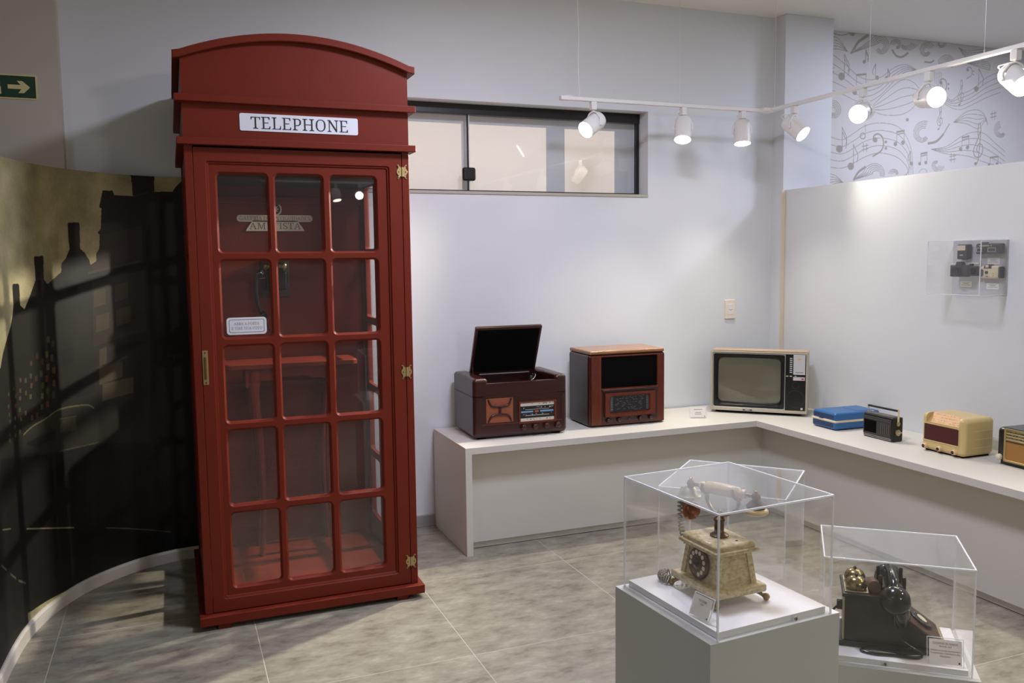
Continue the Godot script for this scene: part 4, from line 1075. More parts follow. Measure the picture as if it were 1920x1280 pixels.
func make_booth():
	var C := Vector3(0.562, 0, 0.57)
	var t := thing("telephone_booth", "tall red wooden telephone booth with glazed door and arched roof", "phone booth", C)
	var hw := 0.4885
	var zf := 0.47
	var zb := -0.475
	# base and feet
	put("base", span(Vector3(-0.513, 0.022, zb - 0.02), Vector3(0.513, 0.064, zf + 0.035), 0.004), "booth_red", t)
	for x in [-0.409, 0.405]:
		for z in [zf - 0.02, zb + 0.05]:
			put("foot", rbox(Vector3(0.055, 0.022, 0.09), 0.002, Vector3(x, 0.011, z)), "booth_red", t)
	put("floor_board", span(Vector3(-0.45, 0.064, zb + 0.03), Vector3(0.45, 0.072, zf - 0.06)), "booth_red", t)
	# corner posts
	for x in [-1.0, 1.0]:
		for z in [zf - 0.022, zb + 0.022]:
			var wx := 0.034 if z > 0 else 0.045
			put("post", rbox(Vector3(wx, 2.062, 0.044), 0.003, Vector3(x * (hw - wx / 2.0), 1.095, z)), "booth_red", t)
	# door, hinged on its right side
	var d := put("door", null, "booth_red", t)
	var g := Geo.new()
	g.t = moved(-C)
	g.cell([0.1095, 0.069, 1.014, 2.114], [0.162, 0.128, 0.952, 2.052], 0.002, 0.006, 1.04, 1.0, true)
	g.cell([0.160, 0.126, 0.954, 2.054], [0.170, 0.136, 0.944, 2.044], 0.002, 0.005, 1.034, 1.004)
	lattice(g, [0.168, 0.134, 0.946, 2.046], COLS, 1.028, 1.0)
	d.mesh = g.done()
	for c in COLS:
		for r in ROWS:
			put("pane", rbox(Vector3(c[1] - c[0] + 0.012, r[1] - r[0] + 0.012, 0.004), 0.0, Vector3((c[0] + c[1]) / 2.0, (r[0] + r[1]) / 2.0, 1.010) - C), "booth_glass", d)
	for y in [2.033, 1.10, 0.177]:
		var hg := Geo.new()
		for s in [-1.0, 1.0]:
			hg.prism([[s * 0.002, -0.02], [s * 0.009, -0.022], [s * 0.018, -0.034], [s * 0.024, -0.03], [s * 0.017, -0.018], [s * 0.024, -0.008], [s * 0.026, 0.0], [s * 0.024, 0.008], [s * 0.017, 0.018], [s * 0.024, 0.03], [s * 0.018, 0.034], [s * 0.009, 0.022], [s * 0.002, 0.02]], 0.0, 0.0025, 0.0006)
		hg.tube([Vector3(0, -0.022, 0.003), Vector3(0, 0.022, 0.003)], 0.004, 8)
		var screws := Geo.new()
		for s in [-1.0, 1.0]:
			for q in [[0.019, 0.026], [0.016, 0.0], [0.019, -0.026]]:
				screws.box(Vector3(s * q[0], q[1], 0.003), Vector3(0.005, 0.005, 0.0015), 0.0007, 1)
		put("hinge", joined([[hg.done(), Transform3D(), "brass"], [screws.done(), Transform3D(), "ink"]]), "", d, Vector3(1.0165, y, 1.0415) - C)
	var hd := joined([[rbox(Vector3(0.023, 0.15, 0.003), 0.001), Transform3D(), "brass"], [rbox(Vector3(0.01, 0.1, 0.008), 0.003, Vector3(0, -0.002, 0.004)), Transform3D(), "old_brass"],
		[rbox(Vector3(0.006, 0.006, 0.003), 0.001, Vector3(0, 0.065, 0.002)), Transform3D(), "ink"], [rbox(Vector3(0.006, 0.006, 0.003), 0.001, Vector3(0, -0.066, 0.002)), Transform3D(), "ink"]])
	put("handle", hd, "", d, Vector3(0.1215, 1.17, 1.0415) - C)
	var stick := joined([[prismed(rounded(0.170, 0.076, 0.014), 0.0, 0.0006), Transform3D(), "sign_white"], [prismed(rounded(0.150, 0.058, 0.008), 0.0006, 0.0008), Transform3D(), "ink"], [prismed(rounded(0.146, 0.054, 0.007), 0.0008, 0.001), Transform3D(), "sign_white"],
		[words("ABRA A PORTA", 0.108, 0.0125, 0.0004), moved(Vector3(0, 0.010, 0.0011)), "grey_ink"], [words("E TIRE SUA FOTO", 0.130, 0.0125, 0.0004), moved(Vector3(0, -0.010, 0.0011)), "grey_ink"]])
	put("sticker", stick, "", d, Vector3(0.3025, 1.344, 1.0125) - C)
	# glazed sides and solid back
	for s in [-1.0, 1.0]:
		var sg := Geo.new()
		var w := put("side_frame", null, "booth_red", t)
		var cols := [[-0.385, -0.160], [-0.115, 0.110], [0.155, 0.380]]
		var b := Basis(Vector3(0, 0, -1), Vector3.UP, Vector3(1, 0, 0))
		sg.t = Transform3D(b if s > 0 else Basis(Vector3(0, 0, 1), Vector3.UP, Vector3(-1, 0, 0)), Vector3(0, 0, 0))
		lattice(sg, [-0.435, 0.066, 0.435, 2.118], cols, hw - 0.006, hw - 0.034, 0.02)
		w.mesh = sg.done()
		for c in cols:
			for r in ROWS:
				put("pane", rbox(Vector3(0.004, r[1] - r[0] + 0.012, c[1] - c[0] + 0.012), 0.0, Vector3(s * (hw - 0.024), (r[0] + r[1]) / 2.0 + 0.02, -s * (c[0] + c[1]) / 2.0)), "booth_glass", w)
	put("back_panel", span(Vector3(-0.45, 0.066, zb), Vector3(0.45, 2.118, zb + 0.025)), "booth_red", t)
	put("back_rail", span(Vector3(-0.45, 1.935, zb + 0.025), Vector3(0.45, 1.975, zb + 0.045), 0.003), "booth_red", t)
	put("inner_ceiling", span(Vector3(-0.45, 2.03, zb + 0.025), Vector3(0.45, 2.05, zf - 0.05)), "booth_ceiling", t)
	# cornices, frieze and arched roof
	put("cornice", span(Vector3(-0.516, 2.122, zb - 0.02), Vector3(0.516, 2.152, zf + 0.03), 0.003), "booth_red", t)
	put("frieze", span(Vector3(-hw, 2.15, zb), Vector3(hw, 2.302, zf)), "booth_red", t)
	put("cornice", span(Vector3(-0.518, 2.300, zb - 0.02), Vector3(0.518, 2.330, zf + 0.03), 0.003), "booth_red", t)
	var arch := [[hw, 2.32], [hw, 2.478]]
	var band_in := []
	var band_out := []
	for i in 25:
		var x := 0.49 - 0.98 * i / 24.0
		var y := 2.478 + 0.098 * (1.0 - pow(x / 0.49, 2.0))
		arch.append([clampf(x, -hw, hw), y])
		band_in.append([x, y])
		band_out.append([x, y + 0.032])
	arch.append([-hw, 2.478]); arch.append([-hw, 2.32])
	put("pediment", prismed(arch, zb, zf), "booth_red", t)
	var band := [[0.518, 2.474]]
	band.append([0.518, 2.505])
	for i in band_out.size():
		band.append(band_out[i])
	band.append([-0.518, 2.505]); band.append([-0.518, 2.474])
	for i in range(band_in.size() - 1, -1, -1):
		band.append(band_in[i])
	put("arched_roof", prismed(band, zb - 0.02, zf + 0.028, 0.003), "booth_red", t)
	# TELEPHONE sign
	var plate := joined([[prismed(rounded(0.512, 0.074, 0.008), 0.0, 0.0025), Transform3D(), "sign_white"], [words("TELEPHONE", 0.42, 0.052, 0.0008), moved(Vector3(0, -0.001, 0.0026)), "ink"]])
	var sp := put("name_plate", plate, "", t, Vector3(0.5605, 2.2275, 1.0405) - C)
	sp.set_meta("label", "white plate lettered TELEPHONE")
	# gallery lettering on the back panel
	var ring := Geo.new()
	ring.cell([-0.034, -0.034, 0.034, 0.034], [-0.026, -0.026, 0.026, 0.026], 0.0259, 0.0, 0.001, 0.0)
	var rl := []
	for i in 32:
		rl.append([0.036 * cos(TAU * i / 32.0), 0.036 * sin(TAU * i / 32.0)])
	var inner := []
	for i in 32:
		inner.append([0.029 * cos(TAU * i / 32.0), 0.029 * sin(TAU * i / 32.0)])
	var gem := Geo.new()
	for i in 8:
		gem.t = moved(Vector3.ZERO, Vector3(0, 0, 45.0 * i))
		gem.prism([[0.004, 0], [0.012, 0.004], [0.022, 0], [0.012, -0.004]], 0.0012, 0.0016)
	var gal := joined([[prismed(rounded(0.40, 0.036, 0.017), 0.0, 0.001), moved(Vector3(0, 0.016, 0)), "sign_grey"],
		[prismed([[-0.155, -0.052], [0.155, -0.052], [0.148, -0.038], [0.118, 0.004], [-0.118, 0.004], [-0.148, -0.038]], 0.0, 0.001), Transform3D(), "sign_grey"],
		[words("GALERIA DE ANTIGUIDADES", 0.372, 0.021, 0.0004), moved(Vector3(0, 0.016, 0.0011)), "grey_ink"], [words("AMETISTA", 0.272, 0.036, 0.0004), moved(Vector3(0, -0.025, 0.0011)), "grey_ink"],
		[prismed(rl, 0.0, 0.0008), moved(Vector3(0, 0.066, 0)), "sign_grey"], [prismed(inner, 0.0008, 0.001), moved(Vector3(0, 0.066, 0)), "booth_ceiling"], [gem.done(), moved(Vector3(0, 0.066, 0)), "sign_grey"]])
	put("gallery_lettering", gal, "", t, Vector3(0.541, 1.845, 0.1225) - C)

	# wall telephone hung inside
	var p := thing("wall_telephone", "black antique wall telephone with two bells hanging inside the booth", "telephone", Vector3(0.517, 1.545, 0.121))
	put("backboard", rbox(Vector3(0.15, 0.20, 0.02), 0.004, Vector3(0.01, -0.01, 0.011)), "phone_wood", p)
	put("case", rbox(Vector3(0.11, 0.10, 0.07), 0.012, Vector3(0.01, -0.02, 0.055)), "bakelite", p)
	for x in [-0.028, 0.048]:
		put("bell", lathed([[0.028, 0.0], [0.027, 0.01], [0.02, 0.018], [0.006, 0.022], [0.0, 0.0225]], 20), "bell_brass", p, Vector3(x, 0.055, 0.022), Vector3(90, 0, 0))
	put("hook", tubed(curve([Vector3(-0.04, -0.005, 0.06), Vector3(-0.07, -0.005, 0.065), Vector3(-0.09, 0.005, 0.08), Vector3(-0.085, 0.02, 0.09)], 4), 0.004, 8), "nickel", p)
	var hs := Geo.new()
	hs.tube(curve([Vector3(-0.088, 0.012, 0.08), Vector3(-0.098, -0.06, 0.085), Vector3(-0.092, -0.14, 0.085), Vector3(-0.075, -0.2, 0.085)], 6), 0.011, 10)
	hs.t = moved(Vector3(-0.062, -0.205, 0.09), Vector3(0, 0, -70)); hs.lathe([[0.0, -0.02], [0.024, -0.02], [0.028, 0.004], [0.014, 0.016], [0.0, 0.018]], 18)
	hs.t = moved(Vector3(-0.07, 0.02, 0.085), Vector3(0, 0, -80)); hs.lathe([[0.0, -0.016], [0.02, -0.016], [0.024, 0.0], [0.012, 0.014], [0.0, 0.016]], 18)
	put("handset", hs.done(), "bakelite", p)
	put("cord", tubed(curve([Vector3(-0.06, -0.22, 0.09), Vector3(-0.03, -0.29, 0.07), Vector3(0.02, -0.27, 0.05), Vector3(0.02, -0.1, 0.04)], 6), 0.0035, 6), "bakelite", p)
	# red console inside
	var k := thing("console_table", "red console table with curved legs standing inside the booth", "table", Vector3(0.575, 0.072, 0.27))
	put("table_top", prismed(rounded(0.68, 0.26, 0.03), 0.0, 0.026, 0.005), "booth_red", k, Vector3(0, 1.004, 0), Vector3(-90, 0, 0))
	var ap := [[-0.24, 0.0], [0.24, 0.0]]
	for i in 21:
		var x := 0.24 - 0.48 * i / 20.0
		ap.append([x, -0.05 - 0.05 * pow(absf(x) / 0.24, 2.0) - 0.006 * cos(x * 60.0)])
	put("apron", prismed(ap, 0.085, 0.105), "booth_red", k, Vector3(0, 1.004, 0))
	put("apron", prismed(ap, -0.105, -0.085), "booth_red", k, Vector3(0, 1.004, 0))
	for sx in [-1.0, 1.0]:
		for sz in [-1.0, 1.0]:
			put("leg", tubed(curve([Vector3(sx * 0.19, 0.99, sz * 0.09), Vector3(sx * 0.20, 0.86, sz * 0.095), Vector3(sx * 0.178, 0.6, sz * 0.085), Vector3(sx * 0.172, 0.3, sz * 0.08), Vector3(sx * 0.19, 0.0, sz * 0.095)], 5), [0.03, 0.031, 0.031, 0.03, 0.029, 0.027, 0.026, 0.024, 0.022, 0.02, 0.019, 0.018, 0.017, 0.016, 0.015, 0.014, 0.013, 0.013, 0.014, 0.015, 0.016], 10), "booth_red", k)

# ---------------------------------------------------------------- bench and what stands on it
func make_bench():
	var t := thing("display_bench", "long white L-shaped display bench along the two walls", "bench", Vector3(1.442, 0, 0.0))
	var o := Vector3(1.442, 0, 0)
	var L := [[1.442, 0.016], [3.955, 0.016], [3.955, 6.0], [3.358, 6.0], [3.358, 0.622], [1.442, 0.622]]
	var top := []
	for p in L:
		top.append([p[0] - o.x, -p[1]])
	put("top", prismed(top, BENCH - 0.037, BENCH, 0.0012), "bench_white", t, Vector3.ZERO, Vector3(-90, 0, 0))
	put("end_panel", span(Vector3(1.442, 0.0, 0.016) - o, Vector3(1.479, BENCH - 0.037, 0.622) - o, 0.001), "bench_white", t)
	put("front_panel", span(Vector3(1.479, 0.041, 0.505) - o, Vector3(3.49, BENCH - 0.037, 0.52) - o, 0.001), "bench_white", t)
	put("front_panel", span(Vector3(3.478, 0.041, 0.52) - o, Vector3(3.493, BENCH - 0.037, 6.0) - o, 0.001), "bench_white", t)
	put("kick_board", span(Vector3(1.479, 0.004, 0.488) - o, Vector3(3.49, 0.041, 0.503) - o, 0.001), "bench_white", t)
	put("kick_board", span(Vector3(3.498, 0.004, 0.503) - o, Vector3(3.513, 0.041, 6.0) - o, 0.001), "bench_white", t)
func knob(r: float, h: float, n := 20) -> ArrayMesh:   # along +z
	var g := Geo.new()
	g.t = moved(Vector3.ZERO, Vector3(90, 0, 0))
	g.lathe([[r * 1.08, 0.0], [r * 1.05, h * 0.3], [r * 0.92, h * 0.85], [r * 0.7, h], [0.0, h]], n)
	return g.done()

func make_player():
	var t := thing("radio_phonograph", "dark wooden radio with its record-player lid raised, on the bench", "radio", Vector3(1.842, BENCH, 0.262), -1.5)
	var hw := 0.287
	var zf := 0.2
	put("cabinet", rbox(Vector3(0.574, 0.262, 0.40), 0.022, Vector3(0, 0.141, 0), 3), "dark_wood", t)
	put("cheek", rbox(Vector3(0.092, 0.13, 0.40), 0.022, Vector3(-hw + 0.046, 0.286, 0), 3), "dark_wood", t)
	put("cheek", rbox(Vector3(0.076, 0.13, 0.40), 0.022, Vector3(hw - 0.038, 0.286, 0), 3), "dark_wood", t)
	put("front_wall", span(Vector3(-0.22, 0.2, zf - 0.026), Vector3(0.23, 0.322, zf - 0.0005), 0.003), "dark_wood", t)
	put("back_wall", span(Vector3(-0.22, 0.2, -zf + 0.01), Vector3(0.23, 0.345, -zf + 0.075), 0.003), "dark_wood", t)
	for x in [-0.23, 0.23]:
		put("foot", rbox(Vector3(0.05, 0.012, 0.34), 0.002, Vector3(x, 0.006, 0)), "soft_black", t)
	# lid, leaning back on its hinges
	var lid := put("lid", null, "", t, Vector3(-0.008, 0.345, -0.098), Vector3(25, 0, 0))
	lid.mesh = joined([[rbox(Vector3(0.416, 0.315, 0.024), 0.006, Vector3(0, 0.157, 0)), Transform3D(), "dark_wood"], [rbox(Vector3(0.386, 0.285, 0.004), 0.001, Vector3(0, 0.157, 0.0115)), Transform3D(), "soft_black"]])
	put("stay", tubed([Vector3(-0.195, 0.05, 0.013), Vector3(-0.193, -0.03, 0.04)], 0.002, 6), "chrome", lid)
	put("hinge_strip", rbox(Vector3(0.32, 0.006, 0.004), 0.001, Vector3(0.01, -0.004, 0.014)), "silver", lid)
	# turntable
	var tt := put("turntable", lathed([[0.0, 0.0], [0.125, 0.0], [0.125, 0.012], [0.12, 0.016], [0.0, 0.016]], 40), "charcoal", t, Vector3(-0.02, 0.272, 0.03))
	put("record", joined([[lathed([[0.118, 0.017], [0.118, 0.0195], [0.03, 0.0195]], 40), Transform3D(), "bakelite"], [lathed([[0.036, 0.0196], [0.036, 0.0202], [0.0, 0.0202]], 24), Transform3D(), "label_blue"], [lathed([[0.004, 0.02], [0.004, 0.036], [0.0, 0.038]], 10), Transform3D(), "chrome"]]), "", tt)
	put("tonearm", tubed(curve([Vector3(0.165, 0.30, -0.06), Vector3(0.168, 0.325, -0.05), Vector3(0.16, 0.33, 0.02), Vector3(0.12, 0.322, 0.10), Vector3(0.095, 0.312, 0.115)], 5), 0.0055, 8), "chrome", t)
	put("arm_base", lathed([[0.02, 0.0], [0.02, 0.03], [0.012, 0.045], [0.0, 0.045]], 16), "black_plastic", t, Vector3(0.165, 0.272, -0.06))
	# front
	var F := zf
	put("panel_frame", joined([[rbox(Vector3(0.49, 0.004, 0.005), 0.001, Vector3(0.008, 0.242, F)), Transform3D(), "dark_wood"], [rbox(Vector3(0.004, 0.155, 0.005), 0.001, Vector3(0.252, 0.165, F)), Transform3D(), "dark_wood"], [rbox(Vector3(0.49, 0.005, 0.006), 0.001, Vector3(0.008, 0.085, F)), Transform3D(), "red_wood"]]), "", t)
	var sp := put("speaker_cloth", rbox(Vector3(0.162, 0.14, 0.004), 0.001, Vector3(-0.131, 0.164, F)), "copper_cloth", t)
	for s in [1.0, -1.0]:
		put("grille_bar", tubed(curve([Vector3(-0.20, 0.164 + s * 0.066, F + 0.004), Vector3(-0.188, 0.164 + s * 0.038, F + 0.006), Vector3(-0.17, 0.164 + s * 0.026, F + 0.006), Vector3(-0.131, 0.164 + s * 0.023, F + 0.006), Vector3(-0.092, 0.164 + s * 0.026, F + 0.006), Vector3(-0.074, 0.164 + s * 0.038, F + 0.006), Vector3(-0.062, 0.164 + s * 0.066, F + 0.004)], 5), 0.0055, 8), "dark_wood", sp)
	put("grille_bar", rbox(Vector3(0.016, 0.03, 0.008), 0.002, Vector3(-0.131, 0.164, F + 0.003)), "dark_wood", sp)
	var fr := Geo.new()
	fr.cell([-0.016, 0.078, 0.216, 0.206], [-0.005, 0.089, 0.203, 0.196], 0.002, 0.004, F + 0.008, F - 0.002, true)
	var df := put("dial_frame", fr.done(), "red_wood", t)
	put("dial", sheet(0.208, 0.107), "player_dial", df, Vector3(0.099, 0.1425, F + 0.002))
	for i in 4:
		put("knob", knob(0.017, 0.022), "dark_wood", t, Vector3(0.011 + 0.071 * i, 0.056, F))

func make_radio():
	var t := thing("table_radio", "tall red-brown wooden radio with black grille between the phonograph and the television", "radio", Vector3(2.571, BENCH, 0.25), -1.8)
	var h := 0.452
	put("cabinet", rbox(Vector3(0.522, h - 0.016, 0.298), 0.016, Vector3(0, (h - 0.016) / 2.0 + 0.004, 0), 3), "dark_wood", t)
	put("top_board", rbox(Vector3(0.512, 0.024, 0.30), 0.01, Vector3(0, h, 0), 3), "top_wood", t)
	var F := 0.149
	var fr := Geo.new()
	fr.cell([-0.248, 0.012, 0.248, h - 0.02], [-0.180, 0.236, 0.200, 0.424], 0.003, 0.004, F + 0.012, F - 0.02, true)
	put("front_frame", fr.done(), "red_wood", t)
	for s in [-1.0, 1.0]:
		for i in (7 if s < 0 else 5):
			put("flute", tubed([Vector3(s * 0.2435 - s * i * 0.0085, 0.014, F + 0.010), Vector3(s * 0.2435 - s * i * 0.0085, h - 0.024, F + 0.010)], 0.0042, 8), "red_wood", t)
	put("grille", span(Vector3(-0.185, 0.23, F + 0.001), Vector3(0.205, 0.43, F + 0.004)), "soft_black", t)
	put("ledge", rbox(Vector3(0.38, 0.016, 0.02), 0.004, Vector3(0.01, 0.222, F + 0.014)), "dark_wood", t)
	put("lower_panel", span(Vector3(-0.18, 0.018, F), Vector3(0.2, 0.214, F + 0.014), 0.003), "dark_wood", t)
	var bz := Geo.new()
	bz.cell([-0.163, 0.062, 0.178, 0.206], [-0.126, 0.085, 0.140, 0.186], 0.012, 0.008, F + 0.03, F + 0.01, true)
	var b := put("dial_bezel", bz.done(), "red_wood", t)
	put("dial", sheet(0.28, 0.112), "radio_dial", b, Vector3(0.007, 0.1355, F + 0.016))
	for i in 5:
		put("knob", knob(0.014 if i != 2 else 0.010, 0.02 if i != 2 else 0.006), "dark_wood", t, Vector3(-0.139 + 0.0725 * i, 0.04, F + 0.014))

func make_television():
	var t := thing("television_set", "beige vintage television with grey screen in the bench corner", "television", Vector3(3.4935, BENCH, 0.4515), -43.8)
	var hw := 0.3025
	put("cabinet", rbox(Vector3(0.605, 0.388, 0.165), 0.008, Vector3(0, 0.212, -0.1295)), "beige_cabinet", t)
	put("cabinet_top", rbox(Vector3(0.604, 0.006, 0.19), 0.002, Vector3(0, 0.405, -0.114)), "beige_top", t)
	put("rear_housing", prismed([[-0.24, -0.205], [0.24, -0.205], [0.15, -0.27], [-0.15, -0.27]], -0.37, -0.06), "charcoal", t, Vector3.ZERO, Vector3(90, 0, 0))
	var fr := Geo.new()
	fr.cell([-hw, 0.018, hw, 0.408], [-0.286, 0.036, 0.294, 0.397], 0.006, 0.004, 0.0, -0.055, true)
	put("front_frame", fr.done(), "beige_cabinet", t)
	for x in [-0.24, 0.24]:
		put("foot", rbox(Vector3(0.04, 0.02, 0.14), 0.003, Vector3(x, 0.010, -0.11)), "black_plastic", t)
	put("plinth", rbox(Vector3(0.54, 0.012, 0.17), 0.002, Vector3(0, 0.012, -0.11)), "soft_black", t)
	# screen: silver lip, black mask, bulged tube
	var lip := Geo.new()
	lip.cell([-0.286, 0.036, 0.170, 0.397], [-0.281, 0.042, 0.165, 0.391], 0.012, 0.003, -0.002, -0.02)
	put("screen_lip", lip.done(), "silver", t)
	var mk := Geo.new()
	mk.cell([-0.283, 0.040, 0.167, 0.393], [-0.254, 0.072, 0.140, 0.366], 0.03, 0.016, -0.006, -0.034)
	put("screen_mask", mk.done(), "black_plastic", t)
	var sc := Geo.new()
	var N := 14
	var P := func(i, j):
		var u: float = -1.0 + 2.0 * i / N
		var w: float = -1.0 + 2.0 * j / N
		return Vector3(-0.057 + u * 0.203, 0.219 + w * 0.152, -0.013 - 0.012 * u * u - 0.010 * w * w)
	var Q := func(i, j):
		var u: float = -1.0 + 2.0 * i / N
		var w: float = -1.0 + 2.0 * j / N
		return Vector3(0.024 * u / 0.203, 0.020 * w / 0.152, 1.0)
	for i in N:
		for j in N:
			sc.trin(P.call(i, j), P.call(i + 1, j), P.call(i + 1, j + 1), Q.call(i, j), Q.call(i + 1, j), Q.call(i + 1, j + 1))
			sc.trin(P.call(i, j), P.call(i + 1, j + 1), P.call(i, j + 1), Q.call(i, j), Q.call(i + 1, j + 1), Q.call(i, j + 1))
	put("screen", sc.done(), "screen_grey", t)
	# controls
	var p := put("control_panel", span(Vector3(0.170, 0.036, -0.03), Vector3(0.294, 0.398, -0.006), 0.002), "black_plastic", t)
	put("tuning_cover", rbox(Vector3(0.072, 0.128, 0.006), 0.001, Vector3(0.2535, 0.333, -0.004)), "panel_grey", p)
	put("channel_mark", rbox(Vector3(0.018, 0.009, 0.003), 0.001, Vector3(0.2535, 0.368, -0.0005)), "amber", p)
	put("lettering", rbox(Vector3(0.05, 0.003, 0.001), 0.0003, Vector3(0.2535, 0.284, -0.001)), "smoke_grey", p)
	for i in 8:
		put("button", rbox(Vector3(0.015, 0.0065, 0.006), 0.001, Vector3(0.2035, 0.372 - 0.0127 * i, -0.004)), "panel_grey", p)
	put("switch_strip", rbox(Vector3(0.071, 0.022, 0.006), 0.001, Vector3(0.253, 0.243, -0.004)), "panel_grey", p)
	put("power_button", rbox(Vector3(0.015, 0.008, 0.004), 0.001, Vector3(0.275, 0.243, 0.0)), "red_button", p)
	put("slider", rbox(Vector3(0.012, 0.004, 0.006), 0.001, Vector3(0.232, 0.260, -0.003)), "panel_grey", p)
	for x in [0.181, 0.2035]:
		put("lamp_window", rbox(Vector3(0.014, 0.006, 0.003), 0.001, Vector3(x, 0.258, -0.005)), "amber" if x < 0.19 else "panel_grey", p)
	for r in [[0.0545, 0.112], [0.021, 0.2]]:
		var rg := Geo.new()
		var ring := []
		for i in 41:
			ring.append(Vector3(cos(TAU * i / 40.0) * r[0], sin(TAU * i / 40.0) * r[0], 0))
		rg.tube(ring, 0.0014, 6, false)
		put("speaker_ring", rg.done(), "charcoal", p, Vector3(0.232, r[1], -0.0055))
	put("speaker_centre", knob(0.003, 0.002, 10), "charcoal", p, Vector3(0.232, 0.112, -0.006))
	put("maker_dot", lathed([[0.0075, 0.0], [0.0075, 0.002], [0.0, 0.002]], 16), "panel_grey", p, Vector3(0.272, 0.05, -0.006), Vector3(90, 0, 0))
	put("badge", joined([[rbox(Vector3(0.06, 0.010, 0.003), 0.001), Transform3D(), "smoke_grey"], [rbox(Vector3(0.01, 0.006, 0.002), 0.0005, Vector3(-0.024, 0, 0.001)), Transform3D(), "ink"], [rbox(Vector3(0.024, 0.004, 0.002), 0.0005, Vector3(0, 0, 0.001)), Transform3D(), "panel_grey"], [rbox(Vector3(0.008, 0.006, 0.002), 0.0005, Vector3(0.024, 0, 0.001)), Transform3D(), "ink"]]), "", t, Vector3(-0.062, 0.027, 0.001))

func card(label: String, at: Vector3, deg: float, w: float, h: float, lines: Array, lean := -18.0):   # lines: [text or "", y share, width share, height]
	var t := thing("caption_card", label, "card", at, deg)
	var f := put("holder", null, "acrylic", t, Vector3(0, 0.002, 0), Vector3(lean, 0, 0))
	f.mesh = rbox(Vector3(w, h, 0.003), 0.0006, Vector3(0, h / 2.0, 0.0016))
	put("holder_foot", rbox(Vector3(w, 0.003, 0.035), 0.0006, Vector3(0, 0.0017, -0.016)), "acrylic", t)
	var pcs := [[rbox(Vector3(w * 0.9, h * 0.88, 0.0008), 0.0), Transform3D(), "paper"]]
	for l in lines:
		var at2 := moved(Vector3(0, h * 0.88 * l[1], 0.0006))
		pcs.append([words(l[0], w * l[2], l[3], 0.0003) if l[0] else rbox(Vector3(w * l[2], l[3], 0.0003)), at2, "grey_ink"])
	pcs.append([rbox(Vector3(w * 0.05, w * 0.05, 0.0003)), moved(Vector3(w * 0.38, -h * 0.36, 0.0006)), "ink"])
	put("paper", joined(pcs), "", f, Vector3(0, h * 0.5, 0.0042))
	put("rim", joined([[rbox(Vector3(0.002, h, 0.004), 0.0005, Vector3(-w / 2, h / 2, 0.0016)), Transform3D(), "acrylic_edge"], [rbox(Vector3(0.002, h, 0.004), 0.0005, Vector3(w / 2, h / 2, 0.0016)), Transform3D(), "acrylic_edge"], [rbox(Vector3(w, 0.002, 0.004), 0.0005, Vector3(0, h, 0.0016)), Transform3D(), "acrylic_edge"]]), "", f)

